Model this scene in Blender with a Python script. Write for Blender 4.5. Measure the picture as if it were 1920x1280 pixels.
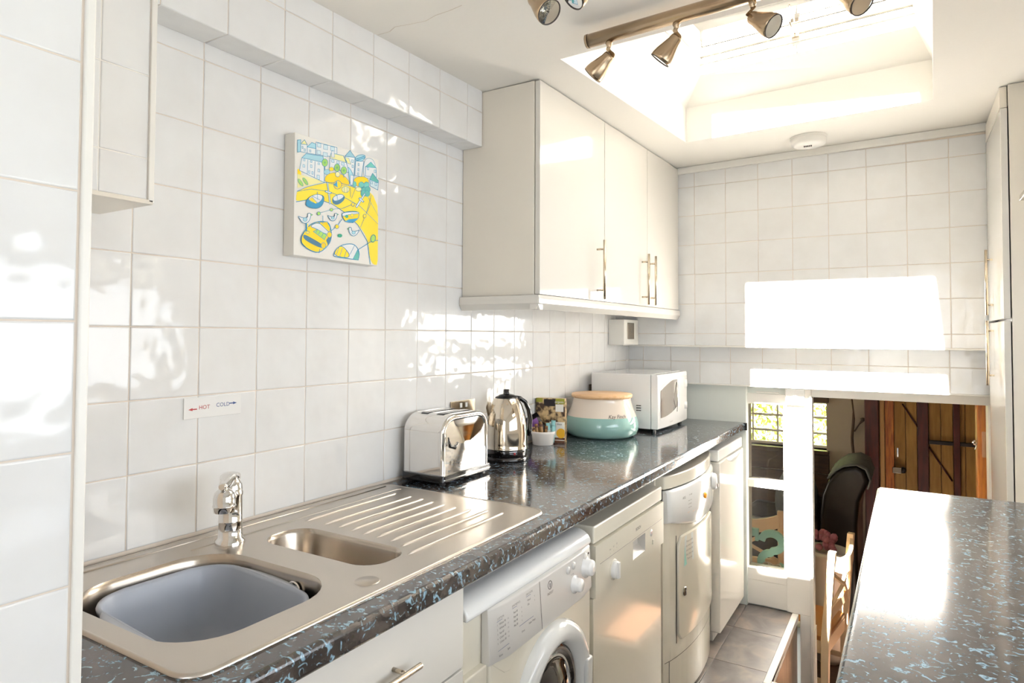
import bpy, bmesh, math, random
from mathutils import Vector, Matrix
random.seed(7)
D = bpy.data
for o in list(D.objects): D.objects.remove(o)
sc = bpy.context.scene
COL = sc.collection
PI = math.pi
# ------------------------------------------------------------------ camera
cy_, cp_, cr_ = 0.548, 0.029, 0.004
CYA, SYA, CP, SP = math.cos(cy_), math.sin(cy_), math.cos(cp_), math.sin(cp_)
F = Vector((-SYA*CP, CYA*CP, SP)); R0 = Vector((CYA, SYA, 0)); U0 = R0.cross(F)
R = R0*math.cos(cr_)+U0*math.sin(cr_); U = -R0*math.sin(cr_)+U0*math.cos(cr_)
cam = D.objects.new('camera', D.cameras.new('camera')); COL.objects.link(cam)
M = Matrix((R, U, -F)).transposed().to_4x4(); M.translation = Vector((1.345, 0, 1.343))
cam.matrix_world = M
cam.data.lens = 22.91; cam.data.sensor_width = 36; cam.data.shift_y = -0.02465; cam.data.clip_start = 0.02
sc.camera = cam
# ------------------------------------------------------------------ world, sun, exposure
w = D.worlds.new('sky'); sc.world = w; w.use_nodes = True
nt = w.node_tree; nt.nodes.clear()
out = nt.nodes.new('ShaderNodeOutputWorld'); bg = nt.nodes.new('ShaderNodeBackground')
sky = nt.nodes.new('ShaderNodeTexSky'); sky.sky_type = 'HOSEK_WILKIE'; sky.turbidity = 4.0
sky.sun_direction = Vector((-0.10, -1, 1.33)).normalized()
mixs = nt.nodes.new('ShaderNodeMix'); mixs.data_type = 'RGBA'; mixs.inputs[0].default_value = 0.55
mixs.inputs[7].default_value = (0.97, 0.98, 1.0, 1)
nt.links.new(sky.outputs[0], mixs.inputs[6]); nt.links.new(mixs.outputs[2], bg.inputs[0])
bg.inputs[1].default_value = 3.1
nt.links.new(bg.outputs[0], out.inputs[0])
sun = D.objects.new('sun', D.lights.new('sun', 'SUN')); COL.objects.link(sun)
sun.data.energy = 200; sun.data.angle = 0.02; sun.data.color = (1.0, 0.945, 0.87)
sun.rotation_euler = Vector((0.10, 1, -1.33)).to_track_quat('-Z', 'Y').to_euler()
sun.location = (0, -3, 6)
# added fill light, set in the made-up glazed opening behind the camera
al = D.objects.new('daylight_behind', D.lights.new('daylight_behind', 'AREA')); COL.objects.link(al)
al.data.shape = 'RECTANGLE'; al.data.size = 1.1; al.data.size_y = 1.7; al.data.energy = 6
al.data.color = (0.86, 0.93, 1.0)
# added side fill at the made-up right wall window under the hood
a2 = D.objects.new('daylight_side', D.lights.new('daylight_side', 'AREA')); COL.objects.link(a2)
a2.data.shape = 'RECTANGLE'; a2.data.size = 0.54; a2.data.size_y = 1.94; a2.data.energy = 9.3; a2.data.color = (0.86, 0.93, 1.0)
a2.location = (2.19, 1.11, 1.33); a2.rotation_euler = (0, PI/2, 0)
al.location = (1.35, -1.78, 1.15); al.rotation_euler = (PI/2, 0, 0)
a3 = D.objects.new('daylight_dining', D.lights.new('daylight_dining', 'AREA')); COL.objects.link(a3)
a3.data.shape = 'RECTANGLE'; a3.data.size = 0.7; a3.data.size_y = 1.0; a3.data.energy = 9; a3.data.color = (1.0, 0.90, 0.78)
a3.location = (-1.55, 4.7, 0.55); a3.rotation_euler = (0, -PI/2, 0)      # added fill to brighten the dining room; this wall has no window
sc.view_settings.view_transform = 'Standard'; sc.view_settings.look = 'None'
sc.view_settings.exposure = 0.60; sc.view_settings.gamma = 1.0; sc.view_settings.use_curve_mapping = False

# ------------------------------------------------------------------ materials
def lin(c):
    return tuple(((v/255)/12.92 if v/255 <= 0.04045 else ((v/255+0.055)/1.055)**2.4) for v in c)+(1,)
MAT = {}
def mat(name, col, rough=0.5, metal=0.0, coat=0.0, spec=0.5, emit=0, bump=None, trans=0.0, var=None, aniso=0):
    m = D.materials.new(name); m.use_nodes = True; t = m.node_tree; b = t.nodes['Principled BSDF']
    b.inputs['Base Color'].default_value = lin(col); b.inputs['Roughness'].default_value = rough
    b.inputs['Metallic'].default_value = metal; b.inputs['Coat Weight'].default_value = coat
    b.inputs['Coat Roughness'].default_value = 0.03; b.inputs['Specular IOR Level'].default_value = spec
    b.inputs['Transmission Weight'].default_value = trans
    if aniso: b.inputs['Anisotropic'].default_value = aniso
    if emit:
        b.inputs['Emission Color'].default_value = lin(col); b.inputs['Emission Strength'].default_value = emit
    if bump or var:
        g = t.nodes.new('ShaderNodeNewGeometry'); mp = t.nodes.new('ShaderNodeMapping')
        t.links.new(g.outputs['Position'], mp.inputs[0])
    if bump:   # (scale, strength, distance, stretch)
        n = t.nodes.new('ShaderNodeTexNoise'); n.inputs['Scale'].default_value = bump[0]; n.inputs['Detail'].default_value = bump[4] if len(bump) > 4 else 1
        mp.inputs['Scale'].default_value = bump[3] if len(bump) > 3 else (1, 1, 1)
        bn = t.nodes.new('ShaderNodeBump'); bn.inputs['Strength'].default_value = bump[1]; bn.inputs['Distance'].default_value = bump[2]
        t.links.new(mp.outputs[0], n.inputs['Vector']); t.links.new(n.outputs[0], bn.inputs['Height']); t.links.new(bn.outputs[0], b.inputs['Normal'])
    if var:    # (colour2, scale, stretch, lo, hi)
        mp2 = t.nodes.new('ShaderNodeMapping'); mp2.inputs['Scale'].default_value = var[2]
        t.links.new(g.outputs['Position'], mp2.inputs[0])
        n = t.nodes.new('ShaderNodeTexNoise'); n.inputs['Scale'].default_value = var[1]; n.inputs['Detail'].default_value = 5
        r = t.nodes.new('ShaderNodeValToRGB'); r.color_ramp.elements[0].position = var[3]; r.color_ramp.elements[1].position = var[4]
        r.color_ramp.elements[0].color = lin(col); r.color_ramp.elements[1].color = lin(var[0])
        t.links.new(mp2.outputs[0], n.inputs['Vector']); t.links.new(n.outputs[0], r.inputs[0]); t.links.new(r.outputs[0], b.inputs['Base Color'])
    MAT[name] = m
    return m
mat('tile_glaze', (237, 237, 236), 0.07, coat=0.0, spec=0.55, bump=(17, 0.35, 0.006), var=((232, 231, 229), 9, (1, 1, 1), 0.35, 0.7))
mat('grout', (226, 214, 200), 0.9)
mat('plaster', (242, 238, 230), 0.85, bump=(60, 0.15, 0.002))
mat('well_paint', (244, 241, 234), 0.7)
mat('green_grey_paint', (226, 230, 224), 0.6)
mat('white_gloss_laminate', (220, 216, 208), 0.07, spec=0.5)
mat('white_satin', (240, 237, 230), 0.35)
mat('white_paint_wood', (240, 236, 229), 0.4)
mat('carcass_white', (232, 225, 212), 0.3)
mat('cream_enamel', (232, 226, 210), 0.16, coat=0.4)
mat('white_enamel', (238, 238, 236), 0.14, coat=0.4)
mat('grey_white_plastic', (216, 212, 206), 0.28)
mat('white_plastic', (240, 239, 236), 0.22)
mat('glossy_white_plastic', (245, 243, 240), 0.1, coat=0.5)
mat('black_plastic', (22, 18, 18), 0.25)
mat('black_gloss', (14, 10, 10), 0.08, coat=0.5)
mat('dark_glass', (20, 16, 15), 0.04, coat=1.0)
mat('mirror_glass', (120, 112, 105), 0.08, coat=0.8)
mat('chrome', (225, 222, 218), 0.05, metal=1.0)
mat('kettle_steel', (215, 205, 190), 0.06, metal=1.0)
mat('stainless', (196, 188, 178), 0.3, metal=1.0, bump=(260, 0.12, 0.0006, (1, 0.08, 1)), aniso=0.5)
mat('bowl_steel', (180, 170, 158), 0.26, metal=1.0)
mat('satin_nickel', (186, 164, 136), 0.26, metal=1.0, aniso=0.4)
mat('handle_steel', (190, 176, 156), 0.25, metal=1.0)
mat('plate_steel', (150, 138, 122), 0.25, metal=1.0)
mat('grey_basin', (162, 168, 179), 0.36, spec=0.4)
mat('basin_rim', (182, 186, 194), 0.35)
mat('lamp_reflector', (210, 205, 190), 0.12, metal=1.0, bump=(90, 0.6, 0.004))
mat('dark_rubber', (30, 28, 28), 0.6)
mat('red_print', (170, 48, 50), 0.6); mat('blue_print', (62, 84, 135), 0.6)
mat('grey_print', (120, 112, 108), 0.6); mat('dark_print', (58, 50, 46), 0.6)
mat('orange_lamp', (245, 160, 20), 0.3)
mat('lid_wood', (226, 188, 144), 0.45, var=((206, 160, 110), 14, (1, 6, 6), 0.4, 0.75))
mat('jar_cream', (238, 224, 208), 0.09, coat=0.6); mat('jar_teal', (146, 186, 178), 0.09, coat=0.6)
mat('ramekin', (240, 234, 226), 0.15)
mat('sachet_black', (26, 20, 26), 0.3); mat('sachet_purple', (112, 70, 140), 0.4)
mat('sachet_brown', (150, 112, 66), 0.35); mat('sachet_teal', (150, 206, 208), 0.4); mat('sachet_green', (60, 140, 88), 0.4); mat('paper_white', (240, 236, 228), 0.6)
mat('box_photo', (60, 40, 26), 0.35, var=((205, 176, 130), 55, (1, 1, 1), 0.42, 0.62)); mat('box_olive', (150, 150, 50), 0.4); mat('box_yellow', (232, 176, 40), 0.4); mat('box_brown', (90, 50, 26), 0.4)
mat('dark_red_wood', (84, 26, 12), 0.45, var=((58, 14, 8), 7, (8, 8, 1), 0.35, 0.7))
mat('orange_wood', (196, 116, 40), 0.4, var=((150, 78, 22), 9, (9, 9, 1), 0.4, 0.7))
mat('ochre_board', (172, 134, 66), 0.6, var=((150, 112, 50), 6, (8, 8, 1), 0.35, 0.7))
mat('stripped_pine', (205, 160, 96), 0.5)
mat('dark_brown_wood', (74, 52, 36), 0.5, var=((54, 36, 24), 8, (1, 8, 8), 0.4, 0.7))
mat('dining_wall', (196, 184, 164), 0.8)
mat('chair_paint', (222, 196, 160), 0.45); mat('seat_wood', (150, 96, 44), 0.4)
mat('brown_leather', (16, 10, 8), 0.3, spec=0.35); mat('grey_throw', (96, 102, 100), 0.9, bump=(40, 0.5, 0.01))
mat('pot_glaze', (190, 182, 168), 0.4); mat('flower_pink', (150, 90, 100), 0.8)
mat('teal_letter', (150, 206, 192), 0.5); mat('rattan_white', (232, 226, 210), 0.7)
mat('rope', (96, 78, 62), 0.9); mat('iron', (34, 24, 22), 0.5)
mat('hinge_pink', (196, 150, 110), 0.4)
mat('hedge_leaf', (112, 128, 62), 0.6, var=((190, 194, 128), 12, (1, 1, 1), 0.4, 0.65))
mat('grass', (120, 122, 96), 0.9); mat('far_render', (238, 232, 222), 0.8); mat('far_slate', (120, 116, 112), 0.7)
mat('stair_laminate', (148, 122, 98), 0.4, var=((104, 82, 64), 10, (8, 8, 0.8), 0.35, 0.7))
mat('pink_strip', (200, 172, 158), 0.6)
mat('leatherette_label', (200, 205, 200), 0.4)

def slate():
    m = D.materials.new('slate_vinyl'); m.use_nodes = True; t = m.node_tree; b = t.nodes['Principled BSDF']
    g = t.nodes.new('ShaderNodeNewGeometry'); oi = t.nodes.new('ShaderNodeObjectInfo')
    n = t.nodes.new('ShaderNodeTexNoise'); n.noise_dimensions = '4D'; n.inputs['Scale'].default_value = 7; n.inputs['Detail'].default_value = 8; n.inputs['Distortion'].default_value = 1.2
    r = t.nodes.new('ShaderNodeValToRGB')
    r.color_ramp.elements[0].position = 0.3; r.color_ramp.elements[0].color = lin((54, 49, 47))
    r.color_ramp.elements[1].position = 0.72; r.color_ramp.elements[1].color = lin((104, 92, 82))
    e = r.color_ramp.elements.new(0.5); e.color = lin((74, 70, 68))
    mm = t.nodes.new('ShaderNodeMath'); mm.operation = 'MULTIPLY'; mm.inputs[1].default_value = 20
    t.links.new(oi.outputs['Random'], mm.inputs[0]); t.links.new(mm.outputs[0], n.inputs['W'])
    t.links.new(g.outputs['Position'], n.inputs['Vector']); t.links.new(n.outputs[0], r.inputs[0]); t.links.new(r.outputs[0], b.inputs['Base Color'])
    b.inputs['Roughness'].default_value = 0.38
    bn = t.nodes.new('ShaderNodeBump'); bn.inputs['Strength'].default_value = 0.25; bn.inputs['Distance'].default_value = 0.004
    t.links.new(n.outputs[0], bn.inputs['Height']); t.links.new(bn.outputs[0], b.inputs['Normal'])
    MAT['slate_vinyl'] = m
slate()
def worktop_mat():
    m = D.materials.new('flecked_laminate'); m.use_nodes = True; t = m.node_tree; b = t.nodes['Principled BSDF']; L = t.links.new
    g = t.nodes.new('ShaderNodeNewGeometry')
    n1 = t.nodes.new('ShaderNodeTexNoise'); n1.inputs['Scale'].default_value = 74; n1.inputs['Detail'].default_value = 5; n1.inputs['Distortion'].default_value = 1.3
    n2 = t.nodes.new('ShaderNodeTexNoise'); n2.inputs['Scale'].default_value = 30; n2.inputs['Detail'].default_value = 4; n2.inputs['Distortion'].default_value = 0.8
    mp = t.nodes.new('ShaderNodeMapping'); mp.inputs['Location'].default_value = (3.1, 7.7, 1.3)
    L(g.outputs['Position'], n1.inputs['Vector']); L(g.outputs['Position'], mp.inputs[0]); L(mp.outputs[0], n2.inputs['Vector'])
    r2 = t.nodes.new('ShaderNodeValToRGB'); r2.color_ramp.elements[0].position = 0.36; r2.color_ramp.elements[0].color = lin((26, 22, 24))
    r2.color_ramp.elements[1].position = 0.64; r2.color_ramp.elements[1].color = lin((74, 66, 62))
    e = r2.color_ramp.elements.new(0.5); e.color = lin((48, 42, 40))
    L(n2.outputs[0], r2.inputs[0])
    r1 = t.nodes.new('ShaderNodeValToRGB'); r1.color_ramp.elements[0].position = 0.568; r1.color_ramp.elements[0].color = (0, 0, 0, 1)
    r1.color_ramp.elements[1].position = 0.65; r1.color_ramp.elements[1].color = (1, 1, 1, 1)
    L(n1.outputs[0], r1.inputs[0])
    mx = t.nodes.new('ShaderNodeMix'); mx.data_type = 'RGBA'; mx.inputs[7].default_value = lin((134, 166, 184))
    L(r1.outputs[0], mx.inputs[0]); L(r2.outputs[0], mx.inputs[6]); L(mx.outputs[2], b.inputs['Base Color'])
    b.inputs['Roughness'].default_value = 0.13; b.inputs['Specular IOR Level'].default_value = 0.7
    b.inputs['Coat Weight'].default_value = 0.15; b.inputs['Coat Roughness'].default_value = 0.06
    MAT['flecked_laminate'] = m
worktop_mat()
def glass_mat(name, tint=(1, 1, 1, 1), refl=0.12):
    m = D.materials.new(name); m.use_nodes = True; t = m.node_tree; t.nodes.clear()
    o = t.nodes.new('ShaderNodeOutputMaterial'); tr = t.nodes.new('ShaderNodeBsdfTransparent'); gl = t.nodes.new('ShaderNodeBsdfGlossy')
    gl.inputs['Roughness'].default_value = 0.02; tr.inputs[0].default_value = tint
    fr = t.nodes.new('ShaderNodeFresnel'); fr.inputs[0].default_value = 1.5; mx = t.nodes.new('ShaderNodeMixShader')
    t.links.new(fr.outputs[0], mx.inputs[0]); t.links.new(tr.outputs[0], mx.inputs[1]); t.links.new(gl.outputs[0], mx.inputs[2]); t.links.new(mx.outputs[0], o.inputs[0])
    MAT[name] = m
glass_mat('window_glass')
glass_mat('side_glass', (0.9, 0.88, 0.86, 1))

# ------------------------------------------------------------------ mesh helpers
class MB:
    def __init__(s): s.v = []; s.f = []; s.m = []; s.s = []
    def add(s, vs, fs, mi=0, smooth=False):
        b = len(s.v); s.v += [tuple(v) for v in vs]
        for f in fs: s.f.append(tuple(b+i for i in f)); s.m.append(mi); s.s.append(smooth)
        return s
    def box(s, x0, x1, y0, y1, z0, z1, mi=0):
        vs = [(x, y, z) for z in (z0, z1) for y in (y0, y1) for x in (x0, x1)]
        return s.add(vs, [(0, 2, 3, 1), (4, 5, 7, 6), (0, 1, 5, 4), (2, 6, 7, 3), (0, 4, 6, 2), (1, 3, 7, 5)], mi)
    def prism(s, poly, a, b, axis=1, mi=0, smooth=False, caps=True):
        """poly of 2D points in the plane normal to axis, extruded a..b"""
        def P(p, t):
            if axis == 0: return (t, p[0], p[1])
            if axis == 1: return (p[0], t, p[1])
            return (p[0], p[1], t)
        n = len(poly); vs = [P(p, a) for p in poly]+[P(p, b) for p in poly]
        s.add(vs, [(i, (i+1) % n, n+(i+1) % n, n+i) for i in range(n)], mi, smooth)
        if caps: s.add(vs, [tuple(range(n))[::-1], tuple(range(n, 2*n))], mi)
        return s
    def loft(s, rings, mi=0, smooth=True, closed=True, cap0=False, cap1=False):
        n = len(rings[0]); vs = [p for r in rings for p in r]; fs = []
        for k in range(len(rings)-1):
            for i in range(n if closed else n-1):
                j = (i+1) % n; fs.append((k*n+i, k*n+j, (k+1)*n+j, (k+1)*n+i))
        s.add(vs, fs, mi, smooth)
        if cap0: s.add(rings[0], [tuple(range(n))[::-1]], mi)
        if cap1: s.add(rings[-1], [tuple(range(n))], mi)
        return s
    def tube(s, pts, r, n=12, mi=0, caps=True, smooth=True):
        pts = [Vector(p) for p in pts]; rings = []
        rs = r if isinstance(r, (list, tuple)) else [r]*len(pts)
        up = Vector((0, 0, 1)); pu = None
        for i, p in enumerate(pts):
            d = (pts[min(i+1, len(pts)-1)]-pts[max(i-1, 0)]).normalized()
            if pu is None: pu = d.orthogonal().normalized()
            else: pu = (pu-d*pu.dot(d)).normalized()
            q = d.cross(pu)
            rings.append([p+(pu*math.cos(2*PI*k/n)+q*math.sin(2*PI*k/n))*rs[i] for k in range(n)])
        return s.loft(rings, mi, smooth, True, caps, caps)
    def lathe(s, prof, c, ax=(0, 0, 1), n=32, mi=0, smooth=True, mis=None):
        """prof list of (r, h) along axis from c"""
        ax = Vector(ax).normalized(); a = ax.orthogonal().normalized(); b = ax.cross(a); c = Vector(c)
        rings = [[c+ax*h+(a*math.cos(2*PI*k/n)+b*math.sin(2*PI*k/n))*max(r, 1e-5) for k in range(n)] for r, h in prof]
        for i in range(len(rings)-1):
            s.loft(rings[i:i+2], (mis[i] if mis else mi), smooth)
        return s
    def build(s, name, mats, parent=None, bevel=0, seg=2, smooth_all=False, merge=False):
        me = D.meshes.new(name); me.from_pydata(s.v, [], s.f); me.update()
        for m in (mats if isinstance(mats, (list, tuple)) else [mats]): me.materials.append(MAT[m])
        for p, mi, sm in zip(me.polygons, s.m, s.s): p.material_index = mi; p.use_smooth = sm or smooth_all
        bm = bmesh.new(); bm.from_mesh(me)
        bmesh.ops.remove_doubles(bm, verts=bm.verts, dist=1e-6)
        bmesh.ops.recalc_face_normals(bm, faces=bm.faces); bm.to_mesh(me); bm.free()
        return link(name, me, parent, bevel, seg)
def link(name, me, parent=None, bevel=0, seg=2):
    o = D.objects.new(name, me); COL.objects.link(o)
    if parent is not None: o.parent = parent; o.matrix_parent_inverse = parent.matrix_world.inverted()
    if bevel:
        b = o.modifiers.new('bevel', 'BEVEL'); b.width = bevel; b.segments = seg; b.limit_method = 'ANGLE'; b.angle_limit = 0.7
        b.harden_normals = True
        for p in me.polygons: p.use_smooth = True
    return o
def tag(o, label=None, cat=None, group=None, kind=None):
    if label: o['label'] = label
    if cat: o['category'] = cat
    if group: o['group'] = group
    if kind: o['kind'] = kind
    return o
def empty(name, loc, label, cat, group=None):
    o = D.objects.new(name, None); COL.objects.link(o); o.location = loc; o.empty_display_size = 0.05
    o.matrix_world = Matrix.Translation(loc)
    return tag(o, label, cat, group)
def struct(mb, name, mats, label=None, bevel=0, cat='structure'):
    o = mb.build(name, mats, None, bevel); return tag(o, label, None, None, 'structure')
def rr(x0, x1, y0, y1, r, n=8):
    pts = []
    for cx, cy, a0 in ((x1-r, y1-r, 0), (x0+r, y1-r, PI/2), (x0+r, y0+r, PI), (x1-r, y0+r, 1.5*PI)):
        for i in range(n+1):
            a = a0+PI/2*i/n; pts.append((cx+r*math.cos(a), cy+r*math.sin(a)))
    return pts
def zc(x, y): return 2.19+0.022*(y-1.86)+0.017*(x-0.1)

FONTC = {}
def text(txt, size, name, mtl, parent, loc, udir, vdir, off=0.0006, align='CENTER', shear=0, ext=0.0003, spacing=1.0):
    """flat print: baseline along udir, up along vdir, raised by off along the normal"""
    cu = D.curves.new('t', 'FONT'); cu.body = txt; cu.size = size; cu.align_x = align; cu.align_y = 'CENTER'; cu.shear = shear
    cu.space_character = spacing; cu.resolution_u = 3
    ob = D.objects.new('t', cu); COL.objects.link(ob)
    dg = bpy.context.evaluated_depsgraph_get(); me = D.meshes.new_from_object(ob.evaluated_get(dg)); D.objects.remove(ob)
    u = Vector(udir).normalized(); v = Vector(vdir).normalized(); n = u.cross(v)
    me.transform(Matrix.Translation(Vector(loc)+n*off) @ Matrix((u, v, n)).transposed().to_4x4())
    me.materials.clear(); me.materials.append(MAT[mtl])
    return link(name, me, parent)

# ------------------------------------------------------------------ tiles
TM = {}
def tile_mesh(w, h, t, mtl, flat):
    k = (round(w, 4), round(h, 4), t, mtl)
    if k in TM: return TM[k]
    rings = [(0, -0.002), (0, t*0.72), (0.0007, t*0.93), (0.0024, t)] if not flat else [(0, -0.002), (0, t*0.7), (0.0012, t)]
    mb = MB(); rs = []
    for i, z in rings: rs.append([(-w/2+i, -h/2+i, z), (w/2-i, -h/2+i, z), (w/2-i, h/2-i, z), (-w/2+i, h/2-i, z)])
    mb.loft(rs, 0, True, True, False, True)
    me = D.meshes.new('tile'); me.from_pydata(mb.v, [], mb.f); me.update(); me.materials.append(MAT[mtl])
    bm = bmesh.new(); bm.from_mesh(me); bmesh.ops.remove_doubles(bm, verts=bm.verts, dist=1e-6); bmesh.ops.recalc_face_normals(bm, faces=bm.faces); bm.to_mesh(me); bm.free()
    for p in me.polygons: p.use_smooth = not flat
    if me.polygons[-1].normal.z < 0: me.flip_normals()
    me.polygons[len(me.polygons)-1].use_smooth = False
    TM[k] = me; return me
def tiles(parent, u, v, n, ue, ve, base, gap=0.0022, t=0.005, mtl='tile_glaze', skip=None, tilt=0.0022, name='tile', flat=False):
    u = Vector(u); v = Vector(v); n = Vector(n); base = Vector(base)
    for i in range(len(ue)-1):
        for j in range(len(ve)-1):
            a, b, c, d = ue[i], ue[i+1], ve[j], ve[j+1]
            if b-a < 0.012 or d-c < 0.012 or (skip and skip((a+b)/2, (c+d)/2)): continue
            me = tile_mesh(b-a-gap, d-c-gap, t, mtl, flat)
            o = D.objects.new(name, me); COL.objects.link(o)
            M = Matrix((u, v, n)).transposed().to_4x4(); M.translation = base+u*(a+b)/2+v*(c+d)/2
            M = M @ Matrix.Rotation(random.uniform(-tilt, tilt), 4, 'X') @ Matrix.Rotation(random.uniform(-tilt, tilt), 4, 'Y')
            o.parent = parent; o.matrix_world = M

# ================================================================== SETTING
X, Y, Z = (1, 0, 0), (0, 1, 0), (0, 0, 1)
TT = 0.005
# left wall (tile faces at x=0)
wl = struct(MB().box(-0.12, -TT+0.0032, -1.9, 3.60, -0.9, 2.45), 'wall_left', 'grout', 'long tiled wall behind the sink and the worktop')
yc = [0.385]+[round(0.423+0.15*k, 4) for k in range(21)]+[3.49]
zr = [0.898]+[round(0.907+0.15*k, 4) for k in range(9)]
tiles(wl, Y, Z, X, yc, zr, (-TT, 0, 0), skip=lambda a, b: (a > 1.95 and b > 1.5) or b < 0.9)
# soffit along the top of the left wall
sf = struct(MB().box(-0.01, 0.085-TT+0.003, 0.2, 1.862, 1.995+TT-0.003, 2.25), 'trim_1', 'grout', 'tiled boxing running under the ceiling above the picture')
tiles(sf, Y, Z, X, [c for c in yc if c < 1.8]+[1.862], [1.995, 2.115, 2.20], (0.085-TT, 0, 0), skip=lambda a, b: False)
for a, b in zip([c for c in yc if c < 1.8], [c for c in yc if c < 1.8][1:]+[1.862]):
    me = tile_mesh(0.083, b-a-0.0025, TT, 'tile_glaze', False)
    o = D.objects.new('tile', me); COL.objects.link(o); o.parent = sf
    M = Matrix((Vector((1, 0, 0)), Vector((0, -1, 0)), Vector((0, 0, -1)))).transposed().to_4x4(); M.translation = Vector((0.0425, (a+b)/2, 1.995+TT)); o.matrix_world = M
# tiled boxing near the column
bx = struct(MB().box(-0.01, 0.18-TT+0.003, 0.30, 0.655, 1.583, 2.3), 'trim_2', 'plaster', 'tiled pipe boxing that stops above the sink')
tiles(bx, Y, Z, X, [0.42, 0.568, 0.651], [1.583, 1.657, 1.807, 1.957, 2.107, 2.25], (0.18-TT, 0, 0))
MB().box(0.172, 0.1835, 0.651, 0.662, 1.578, 2.28).build('edge_strip', 'white_satin', bx, 0.002)
MB().box(0.0, 0.1835, 0.36, 0.66, 1.575, 1.583).build('base_board', 'carcass_white', bx, 0.001)
MB().lathe([(0.0001, 0), (0.012, 0), (0.012, 0.02)], (0.075, 0.585, 1.555)).build('pipe_cap', 'white_satin', bx)
# near wall return (column)
cw = struct(MB().box(-0.12, 0.53-TT+0.003, -1.9, 0.380, -0.1, 2.45), 'wall_near', 'grout', 'near tiled wall return at the left edge')
tiles(cw, Y, Z, X, [-0.52, -0.37, -0.22, -0.07, 0.08, 0.229, 0.377], [round(0.307+0.15*k+0.0, 4) for k in range(14)], (0.53-TT, 0, 0), tilt=0.0035)
MB().box(0.518, 0.5325, 0.379, 0.391, 0.9, 2.4).build('edge_strip', 'white_satin', cw, 0.003)
# back wall, upper face y=3.38, and the band below at y=3.46
YU, YB = 3.38, 3.46
wb = struct(MB().box(-0.05, 2.3, YU+TT-0.0032, 3.62, 1.293, 2.45).box(-0.05, 2.3, YB+TT-0.0032, 3.62, 1.094, 1.294), 'wall_back', 'grout', 'back wall of small white tiles stepped above the doorway')
uc = [0.0, 0.079]+[round(0.236+0.1577*k, 4) for k in range(10)]
tiles(wb, X, Z, (0, -1, 0), uc, [1.293, 1.354, 1.508, 1.662, 1.816, 1.969, 2.121, 2.205], (0, YU+TT, 0), skip=lambda a, b: a < 0.25 and b > 1.49, tilt=0.001)
tiles(wb, X, Z, (0, -1, 0), [0, 0.085]+[round(0.24+0.1567*k, 4) for k in range(10)], [1.093, 1.207, 1.29], (0, YB+TT, 0), tilt=0.001)
MB().box(0.0, 1.8, YU-0.004, YB+0.02, 1.286, 1.293).build('ledge_board', 'white_satin', wb, 0.0015)
MB().box(0.0, 1.8, YB-0.004, 3.53, 1.087, 1.094).build('ledge_board', 'white_satin', wb, 0.0015)
mbt = MB()
mbt.add([(0.3, YU-0.016, zc(.3, 3.37)-0.036), (1.66, YU-0.016, zc(1.66, 3.37)-0.036), (1.66, YU, zc(1.66, 3.37)-0.036), (0.3, YU, zc(.3, 3.37)-0.036),
         (0.3, YU-0.016, zc(.3, 3.37)-0.002), (1.66, YU-0.016, zc(1.66, 3.37)-0.002), (1.66, YU, zc(1.66, 3.37)), (0.3, YU, zc(.3, 3.37))],
        [(0, 1, 2, 3), (4, 5, 6, 7), (0, 1, 5, 4), (2, 3, 7, 6), (1, 2, 6, 5), (0, 3, 7, 4)])
struct(mbt, 'trim_3', 'white_satin', 'thin white strip where the back wall meets the ceiling')
# painted wall behind the microwave and the partition below the band (y=3.52)
pw = MB().box(-0.05, 0.623, 3.49, 3.62, -0.1, 1.094)
pw.box(0.60, 0.81, 3.525, 3.60, -0.1, 0.107).box(0.60, 0.81, 3.53, 3.60, 0.107, 0.162)
pw.box(0.60, 1.70, 3.53, 3.60, 1.05, 1.10).box(1.66, 2.3, 3.53, 3.62, -0.9, 1.10).box(-0.05, 0.93, 3.54, 3.62, -0.9, -0.1)
wp = struct(pw, 'wall_partition', 'green_grey_paint', 'low painted wall around the doorway to the lower room')
sk = struct(MB().box(0.60, 0.83, 3.512, 3.526, -0.02, 0.105), 'baseboard_back', 'white_paint_wood', 'white skirting board under the side window', 0.003)
# side window
fr = MB()
fr.box(0.60, 0.622, 3.52, 3.575, 0.16, 1.00).box(0.796, 0.81, 3.522, 3.575, 0.16, 1.0).box(0.60, 0.81, 3.52, 3.575, 0.996, 1.05).box(0.60, 0.81, 3.516, 3.575, 0.571, 0.611).box(0.60, 0.81, 3.51, 3.58, 0.105, 0.163)
w1 = struct(fr, 'window_1', 'white_paint_wood', 'narrow white side window of two panes beside the doorway', 0.0025)
for a, b in ((0.163, 0.571), (0.611, 0.996)):
    MB().box(0.622, 0.796, 3.548, 3.551, a, b).build('pane', 'side_glass', w1)
MB().box(0.67, 0.778, 3.512, 3.52, 1.054, 1.060).build('ledge_strip', 'white_paint_wood', w1, 0.002)
# doorway frame
df = MB()
df.box(0.81, 0.928, 3.50, 3.60, -0.02, 1.086).box(0.87, 0.928, 3.50, 3.60, -0.9, -0.02).box(0.928, 1.66, 3.505, 3.60, 1.045, 1.086).box(1.63, 1.66, 3.505, 3.60, -0.9, 1.045)
d1 = struct(df, 'door_1', 'white_paint_wood', 'white frame of the open doorway down to the dining room', 0.003)
MB().box(0.918, 0.932, 3.49, 3.502, -0.9, 1.055).build('architrave_bead', 'white_paint_wood', d1, 0.002)
MB().box(1.662, 1.69, 3.50, 3.53, -0.9, 1.03).build('liner_strip', 'pink_strip', d1, 0.002)
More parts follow.
